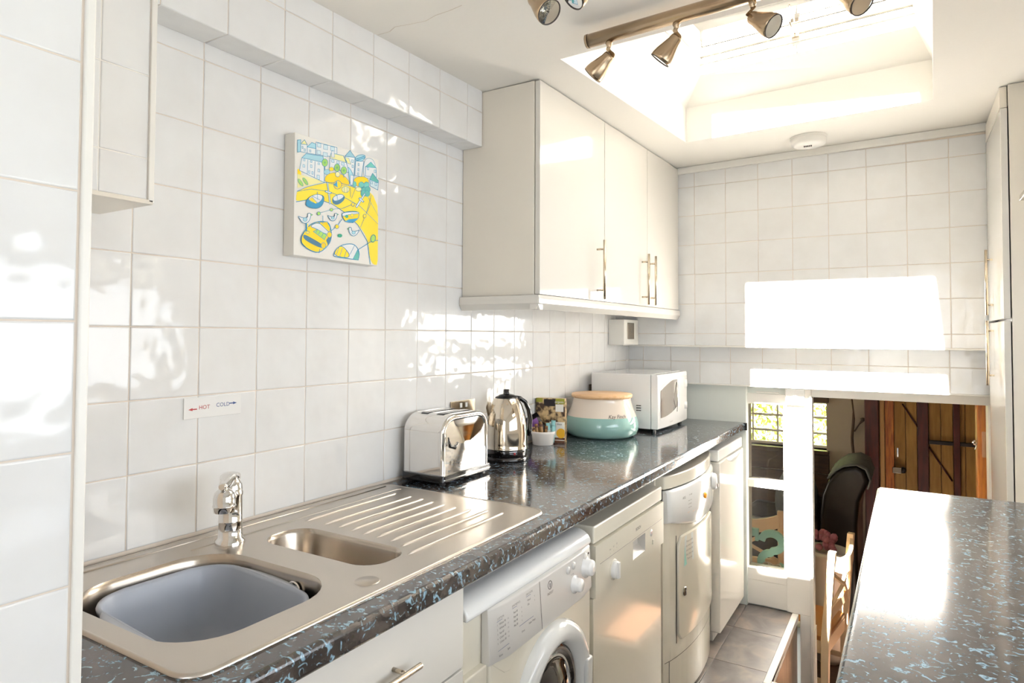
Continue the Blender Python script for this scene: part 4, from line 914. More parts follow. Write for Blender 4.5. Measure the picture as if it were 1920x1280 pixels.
# sockets
def socket(y0, y1, z0, z1, label):
    e = empty('double_socket', (0.0, (y0+y1)/2, (z0+z1)/2), label, 'socket')
    MB().box(0.0005, 0.006, y0, y1, z0, z1).build('plate', 'plate_steel', e, 0.0015)
    for k, yy in enumerate((y0+0.038, y1-0.038)):
        MB().box(0.006, 0.0068, yy-0.022, yy+0.022, z0+0.012, z1-0.014).build('insert', 'plate_steel', e)
        MB().box(0.0068, 0.009, yy-0.006+(0.018 if k == 0 else -0.018), yy+0.006+(0.018 if k == 0 else -0.018), z1-0.024, z1-0.008).build('rocker', 'white_plastic', e, 0.0008)
        MB().box(0.0068, 0.0074, yy-0.002, yy+0.002, z1-0.045, z1-0.037).box(0.0068, 0.0074, yy-0.012, yy-0.006, z0+0.022, z0+0.026).box(0.0068, 0.0074, yy+0.006, yy+0.012, z0+0.022, z0+0.026).build('pin_hole', 'black_plastic', e)
socket(1.797, 1.941, 1.028, 1.114, 'brushed steel double socket on the tiles behind the toaster')
socket(2.925, 3.070, 1.02, 1.104, 'dark steel double socket half hidden behind the microwave')
# ramekin with sachets
rk = MB().lathe([(0.0001, 0), (0.040, 0), (0.0425, 0.002), (0.0475, 0.042), (0.0495, 0.046), (0.0500, 0.055), (0.0475, 0.0555), (0.0455, 0.050), (0.041, 0.006), (0.0001, 0.005)], (0.067, 2.340, 0.90), n=48).build('ramekin', 'ramekin')
tag(rk, 'small white ramekin holding drink sachets', 'bowl')
rc_ = Vector((0.067, 2.340, 0.91))
VR = Vector((0.854, 0.521, 0)); VF = Vector((-0.521, 0.854, 0))     # to the side, and away from the viewer
def sachet(name, label, w_, h_, lean, base, yaw, parts, group='drink sachets in the ramekin'):
    """flat sealed packet; parts = list of (name, material, u0,u1,v0,v1)"""
    e = D.objects.new(name, None); COL.objects.link(e); tag(e, label, 'sachet', group)
    ux = VR*math.cos(lean)+Vector((0, 0, 1))*(-math.sin(lean)); uz = Vector((0, 0, 1))*math.cos(lean)+VR*math.sin(lean)
    nn = uz.cross(ux); 
    if yaw: rot = Matrix.Rotation(yaw, 3, uz); ux = rot @ ux; nn = rot @ nn
    e.matrix_world = Matrix.Translation(base); first = True
    for nm, mt, u0, u1, v0, v1 in parts:
        m = MB(); n_ = 6; rg = []
        for i in range(n_+1):
            t = i/n_; v = v0+(v1-v0)*t; bulge = 0.0028*math.sin(PI*min(max(v/h_, 0), 1))+(0.0 if first else 0.0009)
            rg.append([base+ux*u0+uz*v, base+ux*(u0*0.5+u1*0.5)+uz*v-nn*bulge*-1, base+ux*u1+uz*v, base+ux*(u0*0.5+u1*0.5)+uz*v-nn*bulge])
        if first: m.loft(rg, 0, True, True, True, True)
        else:
            m.loft([[r[0]-nn*0.0009, r[3], r[2]-nn*0.0009] for r in rg], 0, True, False)
        m.build(nm, mt, e); first = False
sachet('hot_chocolate_sachet', 'black and purple sachet leaning left out of the ramekin', 0.06, 0.115, math.radians(-30), rc_+VR*0.004+VF*0.016, 0,
       [('packet', 'sachet_black', -0.034, 0.034, 0, 0.118), ('printed_panel', 'sachet_purple', -0.022, 0.022, 0.062, 0.098)])
for k, (dx, dy, ln_, h_) in enumerate(((-0.028, 0.0, -0.22, 0.062), (-0.018, -0.012, -0.15, 0.075), (-0.010, 0.004, -0.02, 0.082), (-0.002, -0.014, -0.10, 0.080), (0.006, 0.006, 0.12, 0.080), (0.012, -0.008, 0.02, 0.066))):
    sachet('coffee_stick', 'brown coffee stick in the ramekin, '+('leftmost, short and tilted left', 'second from the left, tilted left', 'third from the left, upright and rear', 'fourth from the left, at the front', 'fifth from the left, leaning right', 'rightmost brown one, short and upright')[k], 0.014, h_, ln_, rc_+VR*dx+VF*dy, 0,
           [('packet', 'sachet_brown', -0.0065, 0.0065, 0, h_), ('dark_band', 'box_brown', -0.006, 0.006, h_*0.80, h_*0.92)], 'brown coffee sticks in the ramekin')
for k, (dx, dy, ln_, h_) in enumerate(((0.022, -0.006, -0.02, 0.078), (0.032, 0.002, 0.12, 0.088), (0.036, -0.012, 0.10, 0.070))):
    sachet('milk_stick', 'pale teal stick in the ramekin, '+('nearest the brown sticks and upright', 'tallest and leaning right', 'shortest, in front on the right')[k], 0.016, h_, ln_, rc_+VR*dx+VF*dy, 0,
           [('packet', 'sachet_teal', -0.009, 0.009, 0, h_), ('white_band', 'paper_white', -0.0085, 0.0085, h_*0.45, h_*0.62), ('green_band', 'sachet_green', -0.0085, -0.004, h_*0.05, h_*0.4)], 'pale teal sticks in the ramekin')
# food box behind the ramekin
bxo = empty('food_box', (0.07, 2.42, 0.90), 'printed cardboard box with food photos standing behind the ramekin', 'box')
O = Vector((0.0095, 2.385, 0.9)); u1 = Vector((0.98, 0.20, 0)).normalized(); nrm = Vector((u1.y, -u1.x, 0))
def bp(u_, v, d=0): p = O+u1*u_+nrm*d; return (p.x, p.y, 0.9+v)
BW, BH, BD = 0.123, 0.182, 0.035
m = MB().add([bp(0, 0), bp(BW, 0), bp(BW, BH), bp(0, BH), bp(0, 0, -BD), bp(BW, 0, -BD), bp(BW, BH, -BD), bp(0, BH, -BD)], [(0, 1, 2, 3), (5, 4, 7, 6), (1, 5, 6, 2), (4, 0, 3, 7), (3, 2, 6, 7), (0, 4, 5, 1)])
m.build('carton', 'box_photo', bxo, 0.001)
def bq(nm, mt, a, b, c0, d0, e_=0.0008): MB().add([bp(a, c0, e_), bp(b, c0, e_), bp(b, d0, e_), bp(a, d0, e_)], [(0, 1, 2, 3)]).build(nm, mt, bxo)
bq('white_panel', 'paper_white', 0.058, BW, 0.022, 0.086); bq('brown_strip', 'box_brown', 0, BW, 0.0, 0.020); bq('olive_corner', 'box_olive', 0.085, BW, 0.160, BH); bq('olive_corner', 'box_olive', 0.0, 0.028, 0.165, BH)
bq('dark_logo_band', 'sachet_black', 0.034, 0.082, 0.150, BH-0.004); bq('white_note', 'paper_white', 0.084, 0.118, 0.128, 0.158, 0.0011); bq('white_rule', 'paper_white', 0, BW, 0.010, 0.013, 0.0012)
pts = [bp(0.105+0.020*math.cos(a)*1.0, 0.036+0.020*math.sin(a), 0.0016) for a in [2*PI*i/20 for i in range(20)]]
pts = [bp(min(BW, 0.108+0.020*math.cos(a)), 0.040+0.020*math.sin(a), 0.0016) for a in [2*PI*i/20 for i in range(20)]]
MB().add(pts, [tuple(range(20))]).build('yellow_badge', 'box_yellow', bxo)
text('organic', 0.013, 'lettering', 'paper_white', bxo, bp(0.100, 0.168, 0.0), u1, Z, off=0.0014); text('recipe ideas', 0.011, 'lettering', 'dark_print', bxo, bp(0.085, 0.077, 0.0), u1, Z, off=0.0014)
# bread crock
jr = empty('bread_crock', (0.168, 2.70, 0.90), 'squat cream and teal stoneware crock with a wooden lid', 'jar')
jc = Vector((0.168, 2.70, 0.90))
pf = [(0.120, 0.0), (0.140, 0.003), (0.154, 0.014), (0.162, 0.035), (0.163, 0.052), (0.160, 0.070), (0.155, 0.084), (0.1525, 0.090), (0.145, 0.108), (0.137, 0.128), (0.131, 0.148), (0.128, 0.162), (0.128, 0.168), (0.124, 0.170), (0.120, 0.165)]
MB().lathe(pf, jc, n=72, mis=[1]*7+[0]*(len(pf)-8)).build('body', ['jar_cream', 'jar_teal'], jr)
MB().lathe([(0.0001, 0.1685), (0.128, 0.1685), (0.134, 0.171), (0.1345, 0.182), (0.132, 0.1855), (0.0001, 0.186)], jc, n=72).build('lid', 'lid_wood', jr)
# handwriting wrapped on the crock
cam_dir = Vector((1.345-jc.x, -jc.y, 0)).normalized(); a0 = math.atan2(cam_dir.y, cam_dir.x)
ang = a0+math.radians(26)
cu = D.curves.new('t', 'FONT'); cu.body = 'Kay Finch'; cu.size = 0.021; cu.align_x = 'CENTER'; cu.align_y = 'CENTER'; cu.shear = 0.3
ob = D.objects.new('t', cu); COL.objects.link(ob); dg = bpy.context.evaluated_depsgraph_get(); me = D.meshes.new_from_object(ob.evaluated_get(dg)); D.objects.remove(ob)
for v in me.vertices:
    z = 0.098+v.co.y; r_ = 0.1525-(z-0.090)*0.42+0.0012; a = ang+v.co.x/0.150; v.co = Vector((jc.x+r_*math.cos(a), jc.y+r_*math.sin(a), 0.9+z))
me.materials.clear(); me.materials.append(MAT['dark_print']); link('handwriting', me, jr)
# microwave
mw = empty('microwave', (0.2, 3.10, 0.90), 'white countertop microwave with an arched door window', 'microwave')
MY0, MY1, MZ0, MZ1, MXF = 2.880, 3.330, 0.915, 1.165, 0.372
MB().box(0.035, MXF-0.042, MY0, MY1, MZ0, MZ1).build('casing', 'white_enamel', mw, 0.004, 2)
MB().add([(0.09, MY0-0.0012, 0.935), (0.28, MY0-0.0012, 0.935), (0.28, MY0-0.0012, 1.125), (0.27, MY0-0.0012, 1.135), (0.09, MY0-0.0012, 1.135)], [(0, 1, 2, 3, 4)]).build('pressed_panel', 'white_enamel', mw)
fm_ = MB(); rg = []
for i in range(17):
    t = i/16; y = MY0+(MY1-MY0)*t; x = MXF-0.016+0.016*math.sin(PI*(0.15+0.7*t)); 
    rg.append([(MXF-0.040, y, MZ0+0.001), (x, y, MZ0+0.001), (x+0.002, y, MZ0+0.01), (x+0.002, y, MZ1-0.01), (x-0.002, y, MZ1-0.001), (MXF-0.040, y, MZ1-0.001)])
fo_ = fm_.loft(rg, 0, False, True, True, True).build('front', 'glossy_white_plastic', mw, 0.003)
def mx_(y): t = (y-MY0)/(MY1-MY0); return MXF-0.016+0.016*math.sin(PI*(0.15+0.7*t))+0.0025
wpts = []
yy0, yy1 = MY0+0.030, MY0+0.255
N = 12
for i in range(N+1): t = i/N; wpts.append((yy0+(yy1-yy0)*t, MZ0+0.055+0.022*t*t*1.6-0.004))
for i in range(N+1): t = 1-i/N; wpts.append((yy0+(yy1-yy0)*t, MZ1-0.075+0.042*math.sin(PI*0.5*min(1, t*1.25))))
def strip_fill(m, lo, hi, off, mi=0):
    rg = [[(mx_(a[0])+off, a[0], a[1]) for a in lo], [(mx_(b[0])+off, b[0], b[1]) for b in hi]]
    m.loft(rg, mi, False, False)
lo = wpts[:N+1]; hi = wpts[N+1:][::-1]
m = MB(); strip_fill(m, lo, hi, 0.0012); m.build('door_window', 'mirror_glass', fo_)
# sweeping arch band over the window and handle recess
lo2 = [(MY0+0.012+(MY1-MY0-0.03)*i/16, MZ1-0.078+0.056*math.sin(PI*0.5*min(1, i/16*1.5))) for i in range(17)]
hi2 = [(y, min(z+0.014, MZ1-0.014)) for y, z in lo2]
m = MB(); strip_fill(m, lo2, hi2, 0.0020); m.build('arch_band', 'grey_white_plastic', fo_)
m = MB(); lo3 = [(yy1+0.010+0.040*i/6, MZ0+0.085-0.005*i/6) for i in range(7)]; hi3 = [(yy1+0.010+0.028*i/6, MZ1-0.050-0.01*i/6) for i in range(7)]
strip_fill(m, lo3, hi3, 0.0015); m.build('grip_recess', 'basin_rim', fo_)
MB().tube([(mx_(yy1)+0.003, yy1-0.012, MZ1-0.045), (mx_(yy1)+0.012, yy1-0.030, MZ0+0.13), (mx_(yy1)+0.003, yy1-0.010, MZ0+0.062)], 0.0022, 8).build('door_pull_edge', 'chrome', fo_)
for z, r_ in ((1.105, 0.021), (0.995, 0.019)):
    MB().lathe([(r_*1.15, 0), (r_*1.1, 0.0015), (r_, 0.002), (r_*0.92, 0.010), (0.0001, 0.011)], (mx_(3.29)-0.001, 3.288, z), (1, 0.15, 0), 28).build('dial', 'white_plastic', fo_)
text('. . : . .', 0.018, 'lettering', 'grey_print', fo_, (mx_(3.285)+0.0015, 3.285, 1.045), Y, Z)
text('cookworks', 0.010, 'lettering', 'grey_print', fo_, (mx_(3.05), 3.045, 0.938), Y, Z, off=0.001)
for x in (0.07, 0.335):
    for y in (MY0+0.03, MY1-0.03): MB().lathe([(0.011, 0), (0.009, 0.016)], (x, y, 0.90), n=10).build('foot', 'black_plastic', mw)
m = MB()
for k in range(3): m.box(0.262, 0.285, MY0-0.0016, MY0+0.001, 0.997+0.011*k, 1.001+0.011*k)
m.build('vent_slot', 'black_plastic', mw)

# canvas print -----------------------------------------------------------
cv = empty('canvas_print', (0.02, 1.245, 1.69), 'square canvas print of a harbour village in yellow and turquoise', 'picture')
MB().box(0.001, 0.0395, 1.095, 1.395, 1.540, 1.848).build('canvas', 'white_satin', cv, 0.0015)
AC = {'w': (240, 242, 242), 't': (0, 132, 176), 'y': (252, 226, 60), 'Y': (255, 214, 10), 'g': (160, 208, 90), 'G': (0, 150, 120), 'b': (168, 214, 226), 'p': (246, 240, 170), 'd': (30, 100, 130), 'l': (214, 234, 240), 'm': (90, 180, 170)}
for k, v in AC.items(): mat('ink_'+k, v, 0.55)
keys = list(AC); art = MB()
H = [0.000344561, 4.94383e-06, -0.0843213, 3.70824e-05, -0.000279039, 0.308253, -0.00018223, 2.45846e-06]
LAY = [0]
def A2(p, lay):
    x, y = p; q = H[6]*x+H[7]*y+1; s_ = (H[0]*x+H[1]*y+H[2])/q; t_ = (H[3]*x+H[4]*y+H[5])/q
    return (0.0402+lay*0.000005, 1.095+min(max(s_, 0.0), 0.2995), 1.54+min(max(t_, 0.0), 0.308))
def soften(pts):
    for _ in range(2):
        q = []
        for a, b in zip(pts, pts[1:]+pts[:1]): q += [(a[0]*.75+b[0]*.25, a[1]*.75+b[1]*.25), (a[0]*.25+b[0]*.75, a[1]*.25+b[1]*.75)]
        pts = q
    return pts
def poly(pts, c, o=None, w_=3):
    LAY[0] += 1
    if 5 <= len(pts) <= 13: pts = soften(list(pts))
    from mathutils.geometry import tessellate_polygon
    vs = [A2(p, LAY[0]) for p in pts]
    for tri in tessellate_polygon([[Vector((0, v[1], v[2])) for v in vs]]): art.add([vs[i] for i in tri], [(0, 1, 2)], keys.index(c))
    if o: line(list(pts)+[pts[0]], o, w_)
def line(pts, c, w_=3):
    LAY[0] += 1
    for a, b in zip(pts, pts[1:]):
        d = Vector((b[0]-a[0], b[1]-a[1]));
        if d.length < 1e-3: continue
        d.normalize(); n_ = Vector((-d.y, d.x))*w_*0.68; e_ = d*w_*0.3
        art.add([A2((a[0]+n_.x-e_.x, a[1]+n_.y-e_.y), LAY[0]), A2((b[0]+n_.x+e_.x, b[1]+n_.y+e_.y), LAY[0]), A2((b[0]-n_.x+e_.x, b[1]-n_.y+e_.y), LAY[0]), A2((a[0]-n_.x-e_.x, a[1]-n_.y-e_.y), LAY[0])], [(0, 1, 2, 3)], keys.index(c))
def ell(cx, cy, rx, ry, c, o=None, w_=3, n=16, rot=0):
    pts = [(cx+rx*math.cos(a)*math.cos(rot)-ry*math.sin(a)*math.sin(rot), cy+rx*math.cos(a)*math.sin(rot)+ry*math.sin(a)*math.cos(rot)) for a in [2*PI*i/n for i in range(n)]]
    poly(pts, c, o, w_)
def house(x0, y0, x1, y1, x2, y2, x3, y3, wall, roof=None, apex=None, wins=()):
    poly([(x0, y0), (x1, y1), (x2, y2), (x3, y3)], wall, 't', 3)
    if roof: poly([(x0, y0)]+apex+[(x1, y1)], roof, 't', 3)
    for wx_, wy_, ww, wh in wins: poly([(wx_, wy_), (wx_+ww, wy_+ww*0.2), (wx_+ww, wy_+wh+ww*0.2), (wx_, wy_+wh)], 'l', 't', 2)
poly([(250, 640), (262, 575), (500, 512), (700, 540), (960, 600), (975, 1225), (885, 1215), (870, 1000), (780, 870), (660, 770), (560, 700), (420, 650), (250, 680)], 'y')
poly([(262, 400), (290, 400), (295, 465), (262, 460)], 'Y')
poly([(262, 440), (500, 510), (400, 530), (262, 560)], 'p')
poly([(496, 520), (496, 460), (560, 425), (640, 440), (700, 490), (712, 550)], 'Y', 't', 2)
poly([(742, 525), (745, 480), (800, 458), (870, 475), (875, 540), (800, 560)], 'Y', 't', 2)
line([(258, 590), (350, 550), (500, 515), (640, 520), (760, 560), (860, 630), (955, 800)], 't', 3)
line([(258, 590), (380, 570), (520, 590), (680, 650), (800, 720), (955, 870)], 't', 3)
line([(250, 680), (420, 650), (560, 700), (680, 780), (780, 880), (860, 1020), (885, 1215)], 't', 4)
house(288, 185, 345, 190, 345, 262, 284, 250, 'w', 'p', [(322, 148)], [(300, 205, 10, 18), (318, 225, 12, 20)])
house(345, 210, 418, 225, 418, 275, 345, 262, 'w', 'b', [(385, 172), (418, 185)], [(365, 235, 12, 16)])
house(420, 168, 600, 215, 600, 300, 420, 275, 'w', None, None, [(432, 175, 30, 34), (485, 190, 35, 38), (545, 205, 34, 34), (430, 238, 30, 32), (482, 255, 36, 34)])
house(262, 150, 290, 148, 288, 250, 262, 255, 'b')
house(300, 302, 490, 345, 490, 515, 278, 410, 'w', 'b', [(335, 268), (480, 290)], [(312, 312, 14, 16), (372, 325, 14, 16), (437, 345, 14, 16), (308, 360, 16, 22), (372, 362, 14, 24), (436, 398, 16, 24), (356, 414, 12, 22), (384, 420, 12, 24), (428, 450, 22, 36)])
line([(350, 320), (345, 440)], 't', 3); line([(412, 335), (405, 475)], 't', 3)
house(540, 305, 680, 345, 705, 430, 535, 390, 'w', 'p', [(550, 262), (655, 285)], [(553, 318, 22, 22), (598, 330, 22, 22), (638, 342, 24, 24)])
poly([(552, 245), (578, 245), (578, 300), (552, 298)], 'w', 't', 2)
house(668, 290, 755, 300, 745, 460, 700, 420, 'w', 'b', [(712, 240)], [(725, 320, 14, 22), (728, 365, 12, 22)])
poly([(668, 300), (700, 305), (720, 360), (690, 350)], 'p', 't', 2)
poly([(755, 300), (790, 275), (850, 280), (830, 330), (760, 330)], 'b', 't', 3); line([(765, 315), (835, 290)], 't', 5); line([(775, 325), (842, 300)], 't', 5)
house(760, 330, 830, 335, 810, 465, 752, 455, 'w', None, None, [(780, 350, 10, 20), (778, 395, 10, 20), (776, 430, 10, 20)])
poly([(825, 465), (830, 330), (870, 300), (925, 330), (935, 460), (870, 480)], 'w', 't', 2)
house(843, 380, 935, 390, 940, 470, 843, 460, 'w', 'm', [(890, 340)], [(858, 385, 14, 20), (918, 405, 14, 24)])
house(880, 490, 955, 520, 950, 580, 885, 545, 'l', 'm', [(905, 435), (955, 500)], [(890, 505, 14, 20), (925, 515, 16, 24)])
poly([(690, 370), (740, 440), (740, 545), (710, 540), (700, 430)], 'b', 't', 3); poly([(715, 450), (740, 455), (738, 540), (712, 535)], 'w', 't', 2)
for cx1, cy1 in ((495, 345), (600, 388), (658, 412)):
    ell(cx1, cy1, 25, 33, 'g', 't', 3)
    for k in range(4): line([(cx1-18*math.cos(k*0.8), cy1-24*math.sin(k*0.8)), (cx1+18*math.cos(k*0.8), cy1+24*math.sin(k*0.8))], 'G', 1.5)
    line([(cx1, cy1+33), (cx1, cy1+60)], 't', 4)
ell(512, 425, 26, 22, 'b', 't', 2); ell(552, 400, 20, 18, 'Y', 't', 2); ell(605, 445, 20, 22, 'p', 't', 2)
for cx1, cy1 in ((808, 535), (852, 535), (830, 580), (862, 575), (825, 610), (858, 610)): ell(cx1, cy1, 23, 26, 'm', 't', 2)
ell(750, 530, 15, 24, 'm', 't', 2); ell(785, 572, 25, 18, 'p', 't', 2)
for cx1, cy1 in ((286, 515), (328, 505)): ell(cx1, cy1, 12, 36, 'g', 't', 2.5, rot=-0.6); 
ell(605, 535, 34, 36, 'Y', 't', 3, rot=0.3); poly([(570, 535), (600, 500), (605, 560)], 't'); ell(672, 575, 32, 26, 'p', 't', 2); line([(660, 552), (662, 600)], 't', 2); line([(685, 556), (686, 602)], 't', 2)
for a, b in (((757, 560), (725, 650)), ((715, 560), (715, 640)), ((890, 690), (800, 900)), ((895, 620), (850, 780))): line([a, b], 't', 2)
# masts
poly([(512, 512), (520, 512), (545, 695), (535, 700)], 'w', 't', 3); line([(500, 590), (548, 605)], 't', 12); line([(504, 591), (544, 603)], 'w', 7)
poly([(835, 605), (845, 612), (770, 730), (758, 722)], 'w', 't', 3); line([(790, 650), (825, 680)], 't', 12); line([(794, 653), (821, 677)], 'w', 7)
# boats
poly([(330, 690), (345, 650), (420, 612), (478, 625), (490, 650), (478, 705), (440, 738), (375, 735), (332, 712)], 't', 'd', 3)
poly([(345, 650), (420, 612), (478, 625), (470, 665), (425, 700), (370, 680)], 'w', 't', 3); poly([(352, 660), (385, 640), (430, 690), (415, 697)], 'y', 't', 2); line([(430, 595), (432, 660)], 't', 3); line([(385, 630), (450, 665)], 't', 3)
poly([(557, 665), (570, 635), (625, 610), (665, 630), (660, 665), (610, 705), (570, 700)], 'd', 't', 3); poly([(560, 655), (575, 632), (630, 612), (662, 628), (640, 655), (580, 678)], 'w', 't', 3); line([(598, 625), (605, 670)], 't', 3)
poly([(638, 795), (650, 772), (720, 760), (788, 765), (785, 820), (735, 860), (665, 850)], 'Y', 't', 4); poly([(640, 790), (655, 770), (785, 765), (788, 782), (700, 788), (650, 808)], 'w', 't', 3); poly([(665, 850), (700, 830), (785, 820), (735, 862)], 't'); ell(682, 805, 14, 14, 'G'); ell(728, 795, 14, 14, 'y', 't', 2)
poly([(290, 1005), (300, 960), (360, 880), (425, 850), (520, 850), (545, 900), (552, 990), (520, 1060), (445, 1120), (360, 1095), (295, 1040)], 'Y', 't', 6)
poly([(305, 965), (330, 960), (500, 1060), (470, 1085), (320, 1010)], 'd'); poly([(360, 890), (430, 855), (520, 900), (535, 945), (500, 960), (430, 915)], 'w', 't', 4); poly([(440, 855), (515, 852), (540, 900), (535, 945)], 'Y', 't', 4)
poly([(395, 935), (430, 915), (510, 965), (490, 1005)], 'g', 't', 3); line([(430, 918), (415, 945)], 't', 3); line([(456, 932), (440, 960)], 't', 3); line([(482, 948), (466, 978)], 't', 3)
poly([(505, 1010), (550, 940), (552, 985), (520, 1050)], 'd'); ell(533, 962, 20, 24, 'Y', 't', 3); ell(482, 1055, 20, 26, 'Y', 't', 3); line([(476, 800), (478, 870)], 't', 3); line([(450, 1085), (445, 1118)], 't', 4)
poly([(565, 1140), (590, 1085), (650, 1045), (740, 1038), (780, 1085), (790, 1130), (780, 1178), (730, 1172), (580, 1150)], 'w', 't', 5); poly([(568, 1140), (590, 1085), (640, 1050), (710, 1130), (690, 1165)], 'Y', 't', 4); line([(615, 1068), (590, 1145)], 't', 3); line([(645, 1075), (620, 1150)], 't', 3); line([(680, 1095), (660, 1155)], 't', 3)
poly([(735, 1170), (775, 1090), (790, 1130), (780, 1180)], 'm', 't', 3); line([(750, 1050), (710, 1130)], 't', 3)
line([(780, 1090), (900, 1015), (955, 1012)], 't', 4); ell(908, 995, 20, 32, 'g', 't', 4, rot=0.2)
line([(442, 778), (560, 745), (650, 735), (735, 700)], 't', 2.5); ell(442, 780, 14, 15, 'g', 't', 2.5); ell(550, 748, 13, 13, 'g', 't', 2.5); ell(735, 703, 13, 16, 'y', 't', 2.5); ell(835, 802, 13, 16, 'y', 't', 2.5); line([(640, 830), (598, 890), (545, 930)], 't', 4); ell(598, 892, 16, 18, 'Y', 't', 3); ell(623, 970, 20, 16, 'G')
# gulls
def gull(x, y, s_, fl=1):
    pts = [(-60, -20), (-30, -5), (5, 0), (25, -10), (22, -35), (38, -45), (52, -35), (50, -10), (35, 30), (5, 48), (-25, 35), (-45, 5)]
    poly([(x+fl*a*s_, y+b*s_) for a, b in pts], 'w', 't', 3.5); ell(x+fl*2*s_, y+12*s_, 18*s_, 16*s_, 'b', 't', 2); poly([(x+fl*50*s_, y-38*s_), (x+fl*68*s_, y-28*s_), (x+fl*50*s_, y-18*s_)], 'g', 't', 2)
gull(322, 820, 1.0); gull(560, 810, 0.75); gull(742, 935, 0.85, -1)
line([(335, 868), (335, 935), (345, 945)], 't', 8); line([(345, 870), (348, 940)], 'Y', 6); ell(345, 940, 16, 10, 'y', 't', 3)
art.build('print', ['ink_'+k for k in keys], cv)

# wall cabinets ----------------------------------------------------------
def wcab(y0, y1, label, doors, handles):
    e = empty('wall_cabinet', (0.15, (y0+y1)/2, 1.476), label, 'cabinet')
    m = MB(); zt0, zt1 = zc(0.15, y0)-0.003, zc(0.15, y1)-0.003
    m.add([(0.002, y0, 1.476), (0.290, y0, 1.476), (0.290, y1, 1.476), (0.002, y1, 1.476), (0.002, y0, zt0), (0.290, y0, zt0), (0.290, y1, zt1), (0.002, y1, zt1)],
          [(0, 3, 2, 1), (4, 5, 6, 7), (0, 1, 5, 4), (1, 2, 6, 5), (2, 3, 7, 6), (3, 0, 4, 7)])
    m.build('carcass', 'carcass_white', e, 0.001)
    for (a, b), h in zip(doors, handles):
        t0, t1 = zc(0.3, a)-0.006, zc(0.3, b)-0.006
        d = MB().add([(0.293, a+.0015, 1.478), (0.311, a+.0015, 1.478), (0.311, b-.0015, 1.478), (0.293, b-.0015, 1.478), (0.293, a+.0015, t0), (0.311, a+.0015, t0), (0.311, b-.0015, t1), (0.293, b-.0015, t1)],
              [(0, 3, 2, 1), (4, 5, 6, 7), (0, 1, 5, 4), (1, 2, 6, 5), (2, 3, 7, 6), (3, 0, 4, 7)]).build('door', 'white_gloss_laminate', e, 0.0012)
        bar_handle(d, (0.343, h, 1.483), (0.343, h, 1.712), (-1, 0, 0))
wcab(1.864, 2.400, 'white gloss wall cabinet with one door, nearest the picture', [(1.866, 2.400)], [2.326])
wcab(2.402, 3.375, 'white gloss wall cabinet with two doors, nearest the back wall', [(2.402, 2.897), (2.897, 3.374)], [2.826, 2.921])
pf = [(0.002, 1.475), (0.316, 1.475), (0.319, 1.462), (0.319, 1.448), (0.304, 1.428), (0.285, 1.428), (0.285, 1.470), (0.002, 1.470)]
pl = MB().prism(pf, 1.849, 3.372, 1)
pl.prism([(1.849, 1.475), (1.846, 1.462), (1.846, 1.448), (1.861, 1.428), (1.880, 1.428), (1.880, 1.475)], 0.002, 0.316, 0)
tag(pl.build('cabinet_pelmet', 'white_gloss_laminate'), 'white moulding running along the bottom of the wall cabinets', 'pelmet')
# switch box in the corner
sb = empty('switch_box', (0.045, 3.28, 1.30), 'small white boxed-in switch under the wall cabinet corner', 'switch')
MB().box(0.001, 0.088, 3.17, 3.378, 1.294, 1.427).build('casing', 'white_satin', sb, 0.003)
MB().box(0.088, 0.0915, 3.215, 3.305, 1.325, 1.41).build('plate', 'plate_steel', sb, 0.001); MB().box(0.0915, 0.094, 3.25, 3.268, 1.35, 1.385).build('rocker', 'plate_steel', sb, 0.001)
# light switch above the doorway post
ls = empty('light_switch', (0.857, 3.495, 1.045), 'white light switch at the top of the doorway post', 'switch')
MB().box(0.814, 0.900, 3.489, 3.4995, 1.003, 1.083).build('plate', 'white_plastic', ls, 0.002); MB().box(0.848, 0.866, 3.485, 3.489, 1.028, 1.058).build('rocker', 'white_plastic', ls, 0.001)
for x in (0.823, 0.891): MB().lathe([(0.0001, 0.001), (0.003, 0.0008), (0.003, 0)], (x, 3.489, 1.043), (0, -1, 0), 10).build('screw', 'plate_steel', ls)
# smoke alarm
sa = empty('smoke_alarm', (0.968, 3.155, zc(.968, 3.155)), 'round white smoke alarm on the ceiling by the skylight', 'smoke alarm')
sc_ = Vector((0.968, 3.155, zc(0.968, 3.155)))
MB().lathe([(0.076, 0), (0.076, -0.010), (0.074, -0.012)], sc_, n=48).build('base', 'white_satin', sa)
MB().lathe([(0.074, -0.012), (0.075, -0.014), (0.070, -0.034), (0.055, -0.042), (0.022, -0.044), (0.020, -0.050), (0.0001, -0.052)], sc_, n=48).build('cover', 'white_satin', sa)
m = MB()
for k in range(5): m.box(sc_.x-0.016+0.007*k, sc_.x-0.012+0.007*k, sc_.y-0.0245, sc_.y-0.018, sc_.z-0.0495, sc_.z-0.0435)
m.build('vent_slot', 'dark_print', sa)

